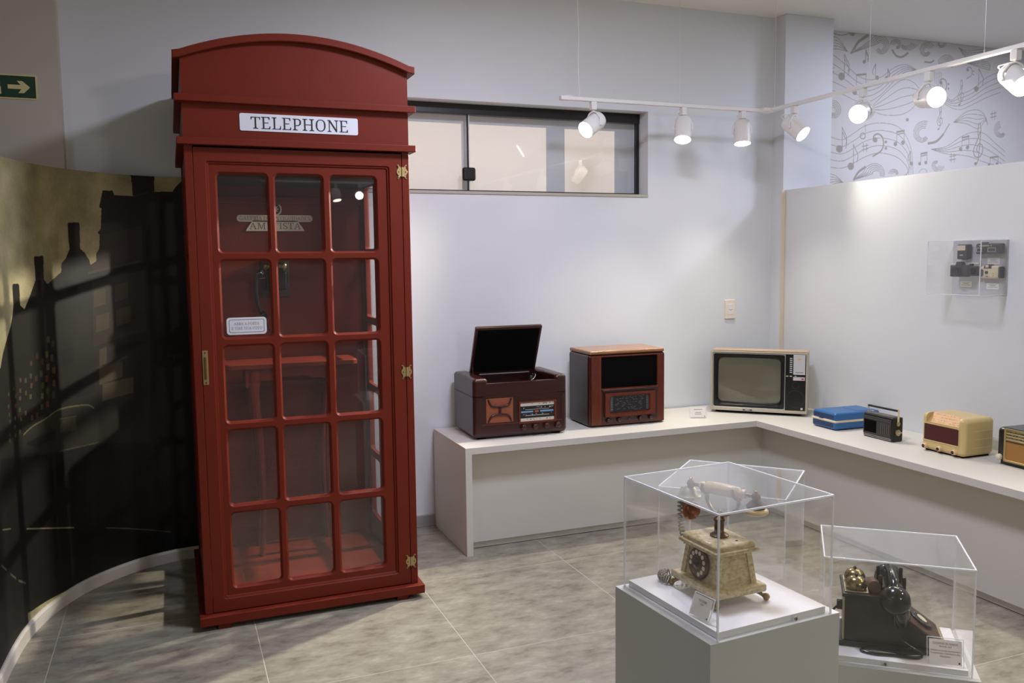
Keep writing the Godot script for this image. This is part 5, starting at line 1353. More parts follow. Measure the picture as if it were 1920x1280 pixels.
func make_small_things():
	card("small white caption card standing on the bench left of the television", Vector3(3.078, BENCH, 0.40), -22, 0.105, 0.072, [["", 0.28, 0.5, 0.003], ["", -0.04, 0.36, 0.003], ["", -0.2, 0.42, 0.003]], -16)
	# blue case, front towards the room
	var b := thing("blue_record_player_case", "closed bright blue plastic case with a cream band, on the bench by the television", "case", Vector3(3.73, BENCH, 0.985), -92)
	put("bottom_shell", rbox(Vector3(0.204, 0.05, 0.33), 0.012, Vector3(0, 0.029, 0), 3), "blue_plastic", b)
	put("top_shell", rbox(Vector3(0.200, 0.056, 0.325), 0.014, Vector3(0, 0.074, 0), 3), "blue_plastic", b)
	put("band", rbox(Vector3(0.209, 0.013, 0.336), 0.004, Vector3(0, 0.052, 0)), "cream_band", b)
	put("front_inset", rbox(Vector3(0.176, 0.026, 0.004), 0.002, Vector3(-0.004, 0.077, 0.162)), "navy_plastic", b)
	put("front_inset", rbox(Vector3(0.176, 0.026, 0.004), 0.002, Vector3(-0.004, 0.028, 0.164)), "navy_plastic", b)
	put("clasp", rbox(Vector3(0.035, 0.008, 0.006), 0.002, Vector3(-0.02, 0.062, 0.166)), "navy_plastic", b)
	put("lid_step", rbox(Vector3(0.13, 0.006, 0.13), 0.003, Vector3(0.01, 0.101, -0.08)), "blue_plastic", b)
	for x in [-0.08, 0.08]:
		put("foot", rbox(Vector3(0.02, 0.006, 0.26), 0.001, Vector3(x, 0.003, 0)), "soft_black", b)
	# portable radio
	var r := thing("portable_radio", "small black portable radio with a raised carrying handle", "radio", Vector3(3.653, BENCH, 1.348), -91)
	put("cabinet", rbox(Vector3(0.216, 0.132, 0.074), 0.006, Vector3(0, 0.068, 0)), "black_plastic", r)
	put("front_plate", rbox(Vector3(0.204, 0.092, 0.006), 0.003, Vector3(-0.004, 0.066, 0.037)), "charcoal", r)
	for i in 5:
		put("grille_slat", rbox(Vector3(0.005, 0.06, 0.003), 0.001, Vector3(0.03 + 0.014 * i, 0.066, 0.041)), "smoke_grey", r)
	put("speaker_face", rbox(Vector3(0.09, 0.07, 0.003), 0.001, Vector3(-0.052, 0.066, 0.0395)), "soft_black", r)
	for y in [0.014, 0.022]:
		put("chrome_strip", rbox(Vector3(0.206, 0.0022, 0.003), 0.0005, Vector3(-0.004, y - 0.006, 0.0375)), "silver", r)
	put("chrome_strip", rbox(Vector3(0.206, 0.003, 0.003), 0.0005, Vector3(-0.004, 0.118, 0.0375)), "smoke_grey", r)
	put("top_deck", rbox(Vector3(0.2, 0.006, 0.05), 0.002, Vector3(-0.004, 0.134, 0)), "smoke_grey", r)
	for x in [-0.09, -0.075]:
		put("top_button", rbox(Vector3(0.008, 0.012, 0.01), 0.002, Vector3(x, 0.141, 0.0)), "silver", r)
	var hd := put("handle", rbox(Vector3(0.222, 0.011, 0.016), 0.004, Vector3(0, 0.172, 0)), "black_plastic", r)
	put("handle_arm", rbox(Vector3(0.004, 0.07, 0.012), 0.001, Vector3(0.111, 0.142, 0)), "cream_band", hd)
	put("handle_arm", rbox(Vector3(0.004, 0.05, 0.010), 0.001, Vector3(-0.109, 0.15, 0)), "silver", hd)
	for q in [[0.1, 0.012], [0.052, 0.018]]:
		put("side_knob", lathed([[q[1], 0.0], [q[1] * 0.95, 0.006], [q[1] * 0.6, 0.008], [0.0, 0.008]], 18), "nickel", r, Vector3(0.108, q[0], 0.0), Vector3(0, 0, -90))
	put("side_lever", rbox(Vector3(0.004, 0.004, 0.026), 0.001, Vector3(0.118, 0.052, -0.008)), "cream_band", r)
	# cream bakelite radio
	var c := thing("cream_radio", "rounded cream bakelite radio with dark red grille and three knobs", "radio", Vector3(3.735, BENCH, 1.765), -90)
	var body := CSGCombiner3D.new()
	body.name = "cabinet"
	var solid := CSGMesh3D.new()
	solid.mesh = rbox(Vector3(0.262, 0.194, 0.214), 0.025, Vector3(0, 0.103, 0), 5)
	solid.material = M["cream_bakelite"]
	var cut := CSGBox3D.new()
	cut.operation = CSGShape3D.OPERATION_SUBTRACTION
	cut.size = Vector3(0.2, 0.07, 0.06); cut.material = M["cream_bakelite"]
	cut.transform = moved(Vector3(0, 0.197, 0.1), Vector3(-46, 0, 0))
	body.add_child(solid); body.add_child(cut)
	c.add_child(body)
	for y in [0.05, 0.092, 0.134]:
		put("band_line", rbox(Vector3(0.263, 0.0016, 0.14), 0.0004, Vector3(0, y, -0.03)), "cream_band", c)
	var gf := Geo.new()
	gf.cell([-0.114, 0.056, 0.104, 0.148], [-0.108, 0.062, 0.098, 0.142], 0.002, 0.003, 0.1095, 0.104, true)
	var gr := put("grille_frame", gf.done(), "cream_bakelite", c)
	put("grille_cloth", rbox(Vector3(0.208, 0.082, 0.002), 0.0, Vector3(-0.005, 0.102, 0.1075)), "red_cloth", gr)
	put("dial", sheet(0.196, 0.066), "cream_dial", c, Vector3(0, 0.177, 0.0795), Vector3(-46, 0, 0))
	for x in [-0.1, -0.01, 0.08]:
		var kn := put("knob", knob(0.0135, 0.018), "knob_pink", c, Vector3(x, 0.026, 0.106))
		put("knob_cap", knob(0.0085, 0.002), "dark_knob", kn, Vector3(0, 0, 0.018))
	put("foot_rim", rbox(Vector3(0.23, 0.008, 0.18), 0.002, Vector3(0, 0.004, 0)), "soft_black", c)
	# black radio at the picture edge
	var k := thing("black_radio", "black bakelite radio with brass-trimmed tan cloth at the right picture edge", "radio", Vector3(3.80, BENCH, 2.20), -92)
	put("cabinet", rbox(Vector3(0.375, 0.168, 0.19), 0.022, Vector3(0, 0.098, 0), 4), "bakelite", k)
	put("base", rbox(Vector3(0.34, 0.02, 0.17), 0.004, Vector3(0, 0.011, 0)), "black_plastic", k)
	var kf := Geo.new()
	kf.cell([-0.140, 0.020, 0.140, 0.180], [-0.131, 0.030, 0.131, 0.174], 0.006, 0.003, 0.103, 0.09, true)
	var tf := put("trim_frame", kf.done(), "brass", k)
	put("cloth", rbox(Vector3(0.264, 0.1, 0.004), 0.0, Vector3(0, 0.08, 0.096)), "tan_cloth", tf)
	put("dial", sheet(0.262, 0.046), "black_radio_dial", tf, Vector3(0, 0.152, 0.0985))
	put("dial_bar", rbox(Vector3(0.264, 0.004, 0.006), 0.001, Vector3(0, 0.126, 0.098)), "nickel", tf)
	put("dial_bar", rbox(Vector3(0.264, 0.003, 0.006), 0.001, Vector3(0, 0.119, 0.098)), "dark_slot", tf)
	for x in [-0.165, 0.165]:
		put("knob", knob(0.014, 0.018), "dial_white", k, Vector3(x, 0.036, 0.095))

# ---------------------------------------------------------------- acrylic covers, plinths and telephones
func cover(t: Node3D, w: float, d: float, h: float, screws: Array, k := 0.005):
	var e := 0.0052
	var x := w / 2.0
	var z := d / 2.0
	for s in [-1.0, 1.0]:
		put("pane", rbox(Vector3(w - 2 * e, h - e, k), 0.0, Vector3(0, (h - e) / 2.0, s * (z - k / 2.0))), "acrylic", t)
		put("pane", rbox(Vector3(k, h - e, d - 2 * e), 0.0, Vector3(s * (x - k / 2.0), (h - e) / 2.0, 0)), "acrylic", t)
		put("edge", rbox(Vector3(w, e, e), 0.0012, Vector3(0, h - e / 2.0, s * (z - e / 2.0)), 1), "acrylic_edge", t)
		put("edge", rbox(Vector3(e, e, d - 2 * e), 0.0012, Vector3(s * (x - e / 2.0), h - e / 2.0, 0), 1), "acrylic_edge", t)
		for q in [-1.0, 1.0]:
			put("edge", rbox(Vector3(e, h - e, e), 0.0012, Vector3(q * (x - e / 2.0), (h - e) / 2.0, s * (z - e / 2.0)), 1), "acrylic_edge", t)
	put("pane", rbox(Vector3(w - 2 * e, k, d - 2 * e), 0.0, Vector3(0, h - k / 2.0, 0)), "acrylic", t)
	for s in screws:
		put("screw", joined([[lathed([[0.006, 0.0], [0.006, 0.002], [0.0, 0.003]], 14), Transform3D(), "screw_metal"], [rbox(Vector3(0.006, 0.0006, 0.0012), 0.0, Vector3(0, 0.0028, 0)), Transform3D(), "ink"], [rbox(Vector3(0.0012, 0.0006, 0.006), 0.0, Vector3(0, 0.0028, 0)), Transform3D(), "ink"]]), "", t, s[0], s[1])
func plinth(label: String, at: Vector3, deg: float, w: float, d: float, h: float, pw: float, pd: float) -> Node3D:
	var t := thing("display_plinth", label, "plinth", at, deg, "display plinths")
	put("body", rbox(Vector3(w, h, d), 0.0015, Vector3(0, h / 2.0, 0)), "plinth_white", t)
	put("platform", rbox(Vector3(pw, 0.018, pd), 0.001, Vector3(0, h + 0.009, 0)), "platform_white", t)
	return t
func coil(path: Array, r: float, turns: float, wire: float) -> ArrayMesh:   # a coiled cord along a smooth path
	var c := curve(path, 24)
	var pts := []
	var n := int(turns * 10)
	for i in n + 1:
		var u := float(i) / n * (c.size() - 1)
		var k := mini(int(u), c.size() - 2)
		var p: Vector3 = c[k].lerp(c[k + 1], u - k)
		var dd: Vector3 = (c[k + 1] - c[k]).normalized()
		var s := dd.cross(Vector3(0.3, 0.2, 0.9)).normalized()
		var q := dd.cross(s)
		var an := TAU * turns * i / n
		pts.append(p + (s * cos(an) + q * sin(an)) * r)
	return tubed(pts, wire, 6)
func make_cases():
	plinth("white plinth under the cream stone telephone, nearest the viewer", Vector3(1.4105, 0, 3.0055), 4.0, 0.438, 0.438, 0.66, 0.366, 0.404)
	var a := thing("acrylic_cover", "clear acrylic cover over the cream stone telephone", "display cover", Vector3(1.411, 0.6605, 3.0055), 4.0, "acrylic display covers")
	cover(a, 0.388, 0.428, 0.328, [[Vector3(0.065, 0.010, 0.2142), Vector3(90, 0, 0)]])
	plinth("low white plinth under the black wooden telephone", Vector3(2.217, 0, 2.8295), -39.7, 0.49, 0.39, 0.30, 0.424, 0.328)
	var b := thing("acrylic_cover", "clear acrylic cover over the black wooden telephone", "display cover", Vector3(2.217, 0.3005, 2.8295), -39.7, "acrylic display covers")
	cover(b, 0.447, 0.35, 0.349, [[Vector3(-0.03, 0.010, 0.1752), Vector3(90, 0, 0)]])
	plinth("low white plinth hidden behind the stone telephone's plinth", Vector3(1.9695, 0, 2.287), -48.1, 0.50, 0.50, 0.20, 0.44, 0.44)
	var c := thing("acrylic_cover", "empty clear acrylic cover seen through the stone telephone's cover", "display cover", Vector3(1.9695, 0.2005, 2.287), -48.1, "acrylic display covers")
	cover(c, 0.46, 0.46, 0.58, [])
	card("white caption card leaning under the front corner of the stone telephone", Vector3(1.245, 0.678, 3.135), -82, 0.074, 0.062, [["TELEFONE", 0.28, 0.42, 0.0055], ["s/d", 0.12, 0.14, 0.005], ["", -0.06, 0.76, 0.0035]], -20)
	card("white caption card in front of the black wooden telephone", Vector3(2.217, 0.318, 2.8295) + Vector3(0.148, 0, 0.152).rotated(Vector3.UP, deg_to_rad(-39.7)), -39.7, 0.105, 0.085, [["TELEFONE DE PAREDE", 0.34, 0.7, 0.0058], ["Brasil, s/d", 0.22, 0.34, 0.0056], ["Telefone de parede, Pertencente a", 0.04, 0.82, 0.0056], ["Companhia Telefônica Rio", -0.07, 0.82, 0.0056], ["Grandense.", -0.18, 0.3, 0.0056]], -16)

func make_stone_phone():
	var t := thing("stone_telephone", "cream onyx desk telephone with brass cradle and rotary dial", "telephone", Vector3(1.398, 0.6785, 2.9985), -88.0)
	for sx in [-1.0, 1.0]:
		for sz in [-1.0, 1.0]:
			var f := Geo.new()
			f.tube(curve([Vector3(sx * 0.078, 0.028, sz * 0.058), Vector3(sx * 0.086, 0.022, sz * 0.066), Vector3(sx * 0.096, 0.016, sz * 0.076), Vector3(sx * 0.103, 0.010, sz * 0.083)], 4), [0.006, 0.006, 0.0055, 0.005, 0.005, 0.005, 0.005, 0.005, 0.0055, 0.006, 0.0065, 0.007, 0.008], 8)
			f.t = moved(Vector3(sx * 0.104, 0.0105, sz * 0.084)); f.lathe([[0.0, -0.0105], [0.007, -0.008], [0.0105, 0.0], [0.007, 0.008], [0.0, 0.0105]], 14)
			put("claw_foot", f.done(), "old_brass", t)
	put("base_slab", rbox(Vector3(0.212, 0.022, 0.172), 0.006, Vector3(0, 0.036, 0)), "onyx", t)
	# tapered body with corner pillars and set-back panels
	var taper := func(w0, d0, w1, d1, y0, y1, g):
		var p := []
		for q in [[w0, d0, y0], [w1, d1, y1]]:
			for s in [[-1, 1], [1, 1], [1, -1], [-1, -1]]:
				p.append(Vector3(q[0] / 2.0 * s[0], q[2], q[1] / 2.0 * s[1]))
		for i in 4:
			g.quad(p[i], p[(i + 1) % 4], p[4 + (i + 1) % 4], p[4 + i])
		g.quad(p[4], p[5], p[6], p[7]); g.quad(p[3], p[2], p[1], p[0])
	var g := Geo.new()
	taper.call(0.158, 0.124, 0.136, 0.106, 0.046, 0.136, g)
	put("body", g.done(), "onyx", t)
	for sx in [-1.0, 1.0]:
		for sz in [-1.0, 1.0]:
			var c := Geo.new()
			var r0 := 0.017
			var p := []
			for q in [[0.168, 0.134, 0.047, r0], [0.144, 0.114, 0.136, r0]]:
				for s in [[0, 1], [1, 1], [1, 0], [0, 0]]:
					p.append(Vector3(sx * (q[0] / 2.0 - q[3] * (1 - s[0])), q[2], sz * (q[1] / 2.0 - q[3] * (1 - s[1]))))
			for i in 4:
				var A: Vector3 = p[i]
				var B: Vector3 = p[(i + 1) % 4]
				var n: Vector3 = (A + B) / 2.0 - (p[0] + p[2]) / 2.0
				n.y = 0.0
				n = n.normalized()
				c.trin(A, B, p[4 + (i + 1) % 4], n, n, n); c.trin(A, p[4 + (i + 1) % 4], p[4 + i], n, n, n)
			put("pillar", c.done(), "onyx", t)
	put("top_slab", joined([[rbox(Vector3(0.178, 0.012, 0.148), 0.005, Vector3(0, 0.142, 0)), Transform3D(), "onyx"], [rbox(Vector3(0.164, 0.022, 0.134), 0.009, Vector3(0, 0.152, 0), 3), Transform3D(), "onyx"]]), "", t)
	for s in [[-0.05, -0.035], [0.055, -0.02]]:
		put("top_screw", lathed([[0.004, 0.0], [0.003, 0.002], [0.0, 0.0025]], 10), "bronze", t, Vector3(s[0], 0.163, s[1]))
	put("rail", rbox(Vector3(0.14, 0.012, 0.118), 0.002, Vector3(0, 0.053, 0)), "onyx", t)
	# rotary dial on the front
	var d := put("dial", lathed([[0.044, 0.0], [0.044, 0.006], [0.041, 0.009], [0.02, 0.0095], [0.018, 0.013], [0.0, 0.014]], 36), "bronze", t, Vector3(-0.004, 0.093, 0.0595), Vector3(84, 0, 0))
	for i in 10:
		var an := deg_to_rad(20.0 + 29.0 * i)
		put("finger_hole", lathed([[0.0062, 0.0], [0.0062, 0.0006], [0.0, 0.0006]], 12), "dial_white", d, Vector3(sin(an) * 0.0305, 0.0093, cos(an) * 0.0305))
	put("dial_centre", lathed([[0.015, 0.0], [0.013, 0.002], [0.0, 0.0025]], 20), "bakelite", d, Vector3(0, 0.0135, 0))
	# stem and cradle
	put("stem", lathed([[0.026, 0.163], [0.026, 0.167], [0.018, 0.172], [0.0135, 0.176], [0.0135, 0.205], [0.016, 0.208], [0.016, 0.212], [0.008, 0.218], [0.0, 0.219]], 24), "bronze", t, Vector3(-0.002, 0, -0.004))
	var ax := Vector3(0.197, 0, -0.075).normalized()
	var mid := Vector3(-0.036, 0.282, -0.040)
	var cr := Geo.new()
	for s in [-1.0, 1.0]:
		var e: Vector3 = mid + ax * s * 0.048
		cr.tube(curve([Vector3(-0.008, 0.222, -0.012), Vector3(-0.012, 0.224, -0.016) + ax * s * 0.022, e + Vector3(0, -0.045, 0), e + Vector3(0, -0.024, 0) + ax * s * 0.004, e + Vector3(0, -0.008, 0.017) + ax * s * 0.004, e + Vector3(0, 0.012, 0.019)], 5), [0.006, 0.0055, 0.005, 0.005, 0.005, 0.005, 0.005, 0.005, 0.005, 0.005, 0.005, 0.0055, 0.006, 0.0065, 0.006, 0.0055, 0.005, 0.005, 0.005, 0.005, 0.005, 0.0048, 0.0045, 0.004, 0.004, 0.004], 8)
		cr.tube(curve([e + Vector3(0, -0.024, 0) + ax * s * 0.004, e + Vector3(0, -0.008, -0.017) + ax * s * 0.004, e + Vector3(0, 0.012, -0.019)], 5), 0.0042, 8)
	cr.t = moved(Vector3(-0.008, 0.214, -0.012)); cr.lathe([[0.011, 0.0], [0.011, 0.012], [0.006, 0.02], [0.0, 0.022]], 14)
	put("cradle", cr.done(), "old_brass", t)
	# handset: ivory grip, brass ends, horn and ear disc
	var hs := put("handset", null, "ivory", t)
	var hb := Basis(ax.cross(Vector3.UP).cross(ax) * -1.0, ax, Vector3.ZERO)
	hb = Basis(Vector3.UP.cross(ax).normalized(), ax, Vector3.UP.cross(ax).normalized().cross(ax))
	var hg := Geo.new()
	hg.t = Transform3D(hb, mid)
	hg.lathe([[0.0, -0.075], [0.010, -0.074], [0.014, -0.064], [0.010, -0.056], [0.0165, -0.051], [0.0185, -0.02], [0.0185, 0.02], [0.0165, 0.051], [0.010, 0.056], [0.015, 0.064], [0.012, 0.074], [0.0, 0.075]], 20)
	hs.mesh = hg.done()
	var eg := Geo.new()
	eg.t = Transform3D(hb, mid)
	for s in [-1.0, 1.0]:
		eg.tube([Vector3(0, s * 0.072, 0), Vector3(0, s * 0.1, 0)], 0.006, 10)
	for s in [-1.0, 1.0]:
		var e: Vector3 = mid + ax * s * 0.106
		eg.t = moved(e)
		eg.lathe([[0.0, -0.013], [0.008, -0.012], [0.013, 0.0], [0.009, 0.009], [0.004, 0.012], [0.006, 0.016], [0.0, 0.02]], 16)
	put("end_fitting", eg.done(), "old_brass", hs)
	var le := mid + ax * -0.112
	var cup := Geo.new()
	cup.t = moved(le)
	cup.lathe([[0.0, -0.045], [0.034, -0.044], [0.036, -0.036], [0.026, -0.028], [0.019, -0.014], [0.0, -0.008]], 24)
	put("cup", cup.done(), "nickel", hs)
	var horn := Geo.new()
	horn.tube([le + Vector3(0, -0.044, 0), le + Vector3(-0.002, -0.062, 0.002)], 0.013, 14)
	var hd := Vector3(0.86, -0.16, 0.25).normalized()
	var hp := le + Vector3(-0.008, -0.070, 0.0)
	horn.t = Transform3D(Basis(Vector3.UP.cross(hd).normalized(), hd, Vector3.UP.cross(hd).normalized().cross(hd)), hp)
	horn.lathe([[0.0, -0.014], [0.014, -0.012], [0.016, 0.0], [0.017, 0.016], [0.021, 0.028], [0.0275, 0.036], [0.027, 0.037], [0.019, 0.028], [0.013, 0.012], [0.0, 0.006]], 24)
	put("horn", horn.done(), "copper_horn", hs)
	var re := mid + ax * 0.106
	var cap := Geo.new()
	cap.t = moved(re)
	cap.lathe([[0.0, -0.032], [0.026, -0.031], [0.027, -0.024], [0.017, -0.015], [0.009, -0.008]], 24)
	put("ear_cap", cap.done(), "bronze", hs)
	put("ear_disc", lathed([[0.0, -0.050], [0.030, -0.048], [0.034, -0.044], [0.034, -0.037], [0.028, -0.032], [0.0, -0.031]], 28), "ivory", hs, re)
	put("cord", coil([le + Vector3(-0.022, -0.02, 0.005), le + Vector3(-0.026, -0.06, 0.012), le + Vector3(-0.012, -0.12, 0.02), Vector3(-0.115, 0.12, 0.03), Vector3(-0.1, 0.09, 0.0)], 0.0075, 22, 0.0026), "cord_grey", t)
	put("line_cord", coil([Vector3(-0.105, 0.014, 0.02), Vector3(-0.14, 0.015, 0.045), Vector3(-0.158, 0.014, 0.075), Vector3(-0.138, 0.014, 0.094), Vector3(-0.11, 0.014, 0.09)], 0.0115, 13, 0.0026), "cord_grey", t)

func make_wood_phone():
	var t := thing("wooden_telephone", "black wooden telephone with two brass bells and a sloping dial front", "telephone", Vector3(2.217, 0.3185, 2.8295), -39.7)
	put("base_board", rbox(Vector3(0.345, 0.018, 0.19), 0.004, Vector3(-0.012, 0.0095, -0.005)), "phone_wood", t)
	put("body", prismed([[-0.150, 0.018], [0.150, 0.018], [0.150, 0.030], [-0.045, 0.168], [-0.150, 0.168]], -0.085, 0.08), "phone_wood", t)
	put("top_board", rbox(Vector3(0.122, 0.014, 0.182), 0.004, Vector3(-0.098, 0.175, -0.003)), "phone_wood", t)
	var sl := deg_to_rad(-35.3)
	var mid := Vector3(0.055, 0.0985, 0)
	put("slope_board", rbox(Vector3(0.232, 0.008, 0.176), 0.003), "worn_wood", t, mid + Vector3(0.002, 0.004, 0), Vector3(0, 0, -35.3))
	put("edge_strip", rbox(Vector3(0.012, 0.016, 0.176), 0.002), "nickel", t, Vector3(0.156, 0.03, 0))
	put("back_strip", rbox(Vector3(0.006, 0.15, 0.02), 0.001), "nickel", t, Vector3(-0.153, 0.09, 0.07))
	put("bell_plate", rbox(Vector3(0.075, 0.004, 0.15), 0.001), "nickel", t, Vector3(-0.113, 0.184, 0))
	for z in [-0.036, 0.036]:
		var b := put("bell", lathed([[0.033, 0.0], [0.0345, 0.006], [0.034, 0.016], [0.028, 0.029], [0.016, 0.037], [0.0, 0.039]], 28), "bell_brass", t, Vector3(-0.113, 0.189, z))
		put("bell_nut", lathed([[0.0055, 0.0], [0.0055, 0.006], [0.003, 0.009], [0.0, 0.009]], 6), "ink", b, Vector3(0, 0.038, 0))
	put("coil_cylinder", lathed([[0.0, -0.055], [0.019, -0.055], [0.0195, -0.05], [0.0195, 0.05], [0.019, 0.055], [0.0, 0.055]], 20), "worn_tube", t, Vector3(-0.056, 0.19, 0.0), Vector3(78, 0, 0))
	# cradle and handset lying across the top
	var cr := Geo.new()
	cr.box(Vector3(-0.005, 0.178, 0.0), Vector3(0.06, 0.05, 0.09), 0.01)
	for z in [-0.05, 0.045]:
		for x in [-0.038, 0.034]:
			cr.box(Vector3(x, 0.215, z), Vector3(0.012, 0.05, 0.012), 0.004)
		cr.box(Vector3(-0.002, 0.196, z), Vector3(0.08, 0.012, 0.014), 0.004)
	put("cradle", cr.done(), "bakelite", t)
	var hs := Geo.new()
	hs.tube(curve([Vector3(0.0, 0.214, -0.105), Vector3(-0.001, 0.236, -0.07), Vector3(-0.002, 0.247, 0.0), Vector3(-0.001, 0.236, 0.07), Vector3(0.0, 0.212, 0.105)], 6), [0.017, 0.017, 0.0165, 0.016, 0.016, 0.0155, 0.015, 0.015, 0.0145, 0.0145, 0.0145, 0.0145, 0.0145, 0.0145, 0.0145, 0.015, 0.015, 0.015, 0.0155, 0.016, 0.0165, 0.017, 0.0175, 0.018, 0.018], 14)
	for s in [-1.0, 1.0]:
		hs.t = moved(Vector3(0.002, 0.192, s * 0.108), Vector3(s * 22, 0, 0))
		hs.lathe([[0.0, -0.036], [0.042, -0.036], [0.048, -0.028], [0.048, -0.014], [0.044, 0.008], [0.03, 0.028], [0.012, 0.037], [0.0, 0.038]], 26)
	put("handset", hs.done(), "bakelite", t)
	put("horn_mouth", lathed([[0.0, -0.075], [0.022, -0.075], [0.026, -0.068], [0.03, -0.03], [0.034, 0.0]], 22), "bakelite", t, Vector3(0.012, 0.165, 0.108), Vector3(18, 0, 12))
	# dial on the slope
	var d := put("dial", lathed([[0.043, 0.0], [0.043, 0.007], [0.04, 0.010], [0.019, 0.011], [0.0, 0.011]], 36), "bakelite", t, mid + Vector3(0.036, -0.018, 0.0), Vector3(0, 0, -35.3))
	put("dial_card", lathed([[0.0185, 0.0], [0.018, 0.0012], [0.0, 0.0014]], 24), "dial_white", d, Vector3(0, 0.011, 0))
	for i in 10:
		var an := deg_to_rad(30.0 * i)
		put("finger_hole", lathed([[0.0062, 0.0], [0.0062, 0.0006], [0.0, 0.0006]], 12), "smoke_grey", d, Vector3(sin(an) * 0.0305, 0.0103, cos(an) * 0.0305))
	# cords at the near side
	put("handset_cord", tubed(curve([Vector3(0.0, 0.165, 0.135), Vector3(0.0, 0.11, 0.125), Vector3(0.02, 0.06, 0.115), Vector3(0.06, 0.032, 0.118), Vector3(0.082, 0.022, 0.122), Vector3(0.086, 0.012, 0.118), Vector3(0.07, 0.005, 0.122), Vector3(0.01, 0.005, 0.12)], 6), 0.0028, 7), "bakelite", t)
	put("loose_cord", tubed(curve([Vector3(0.085, 0.006, 0.116), Vector3(0.06, 0.006, 0.13), Vector3(0.0, 0.006, 0.128), Vector3(-0.06, 0.006, 0.134), Vector3(-0.1, 0.006, 0.118), Vector3(-0.06, 0.009, 0.105), Vector3(0.03, 0.008, 0.112), Vector3(0.07, 0.010, 0.106), Vector3(0.086, 0.014, 0.112)], 6), 0.0045, 8), "bakelite", t)
	put("terminal", joined([[rbox(Vector3(0.02, 0.03, 0.02), 0.003, Vector3(-0.163, 0.12, 0.03)), Transform3D(), "bakelite"], [tubed(curve([Vector3(-0.163, 0.12, 0.03), Vector3(-0.185, 0.1, 0.04), Vector3(-0.176, 0.06, 0.03), Vector3(-0.17, 0.02, 0.02)], 5), 0.004, 7), Transform3D(), "bakelite"]]), "", t)

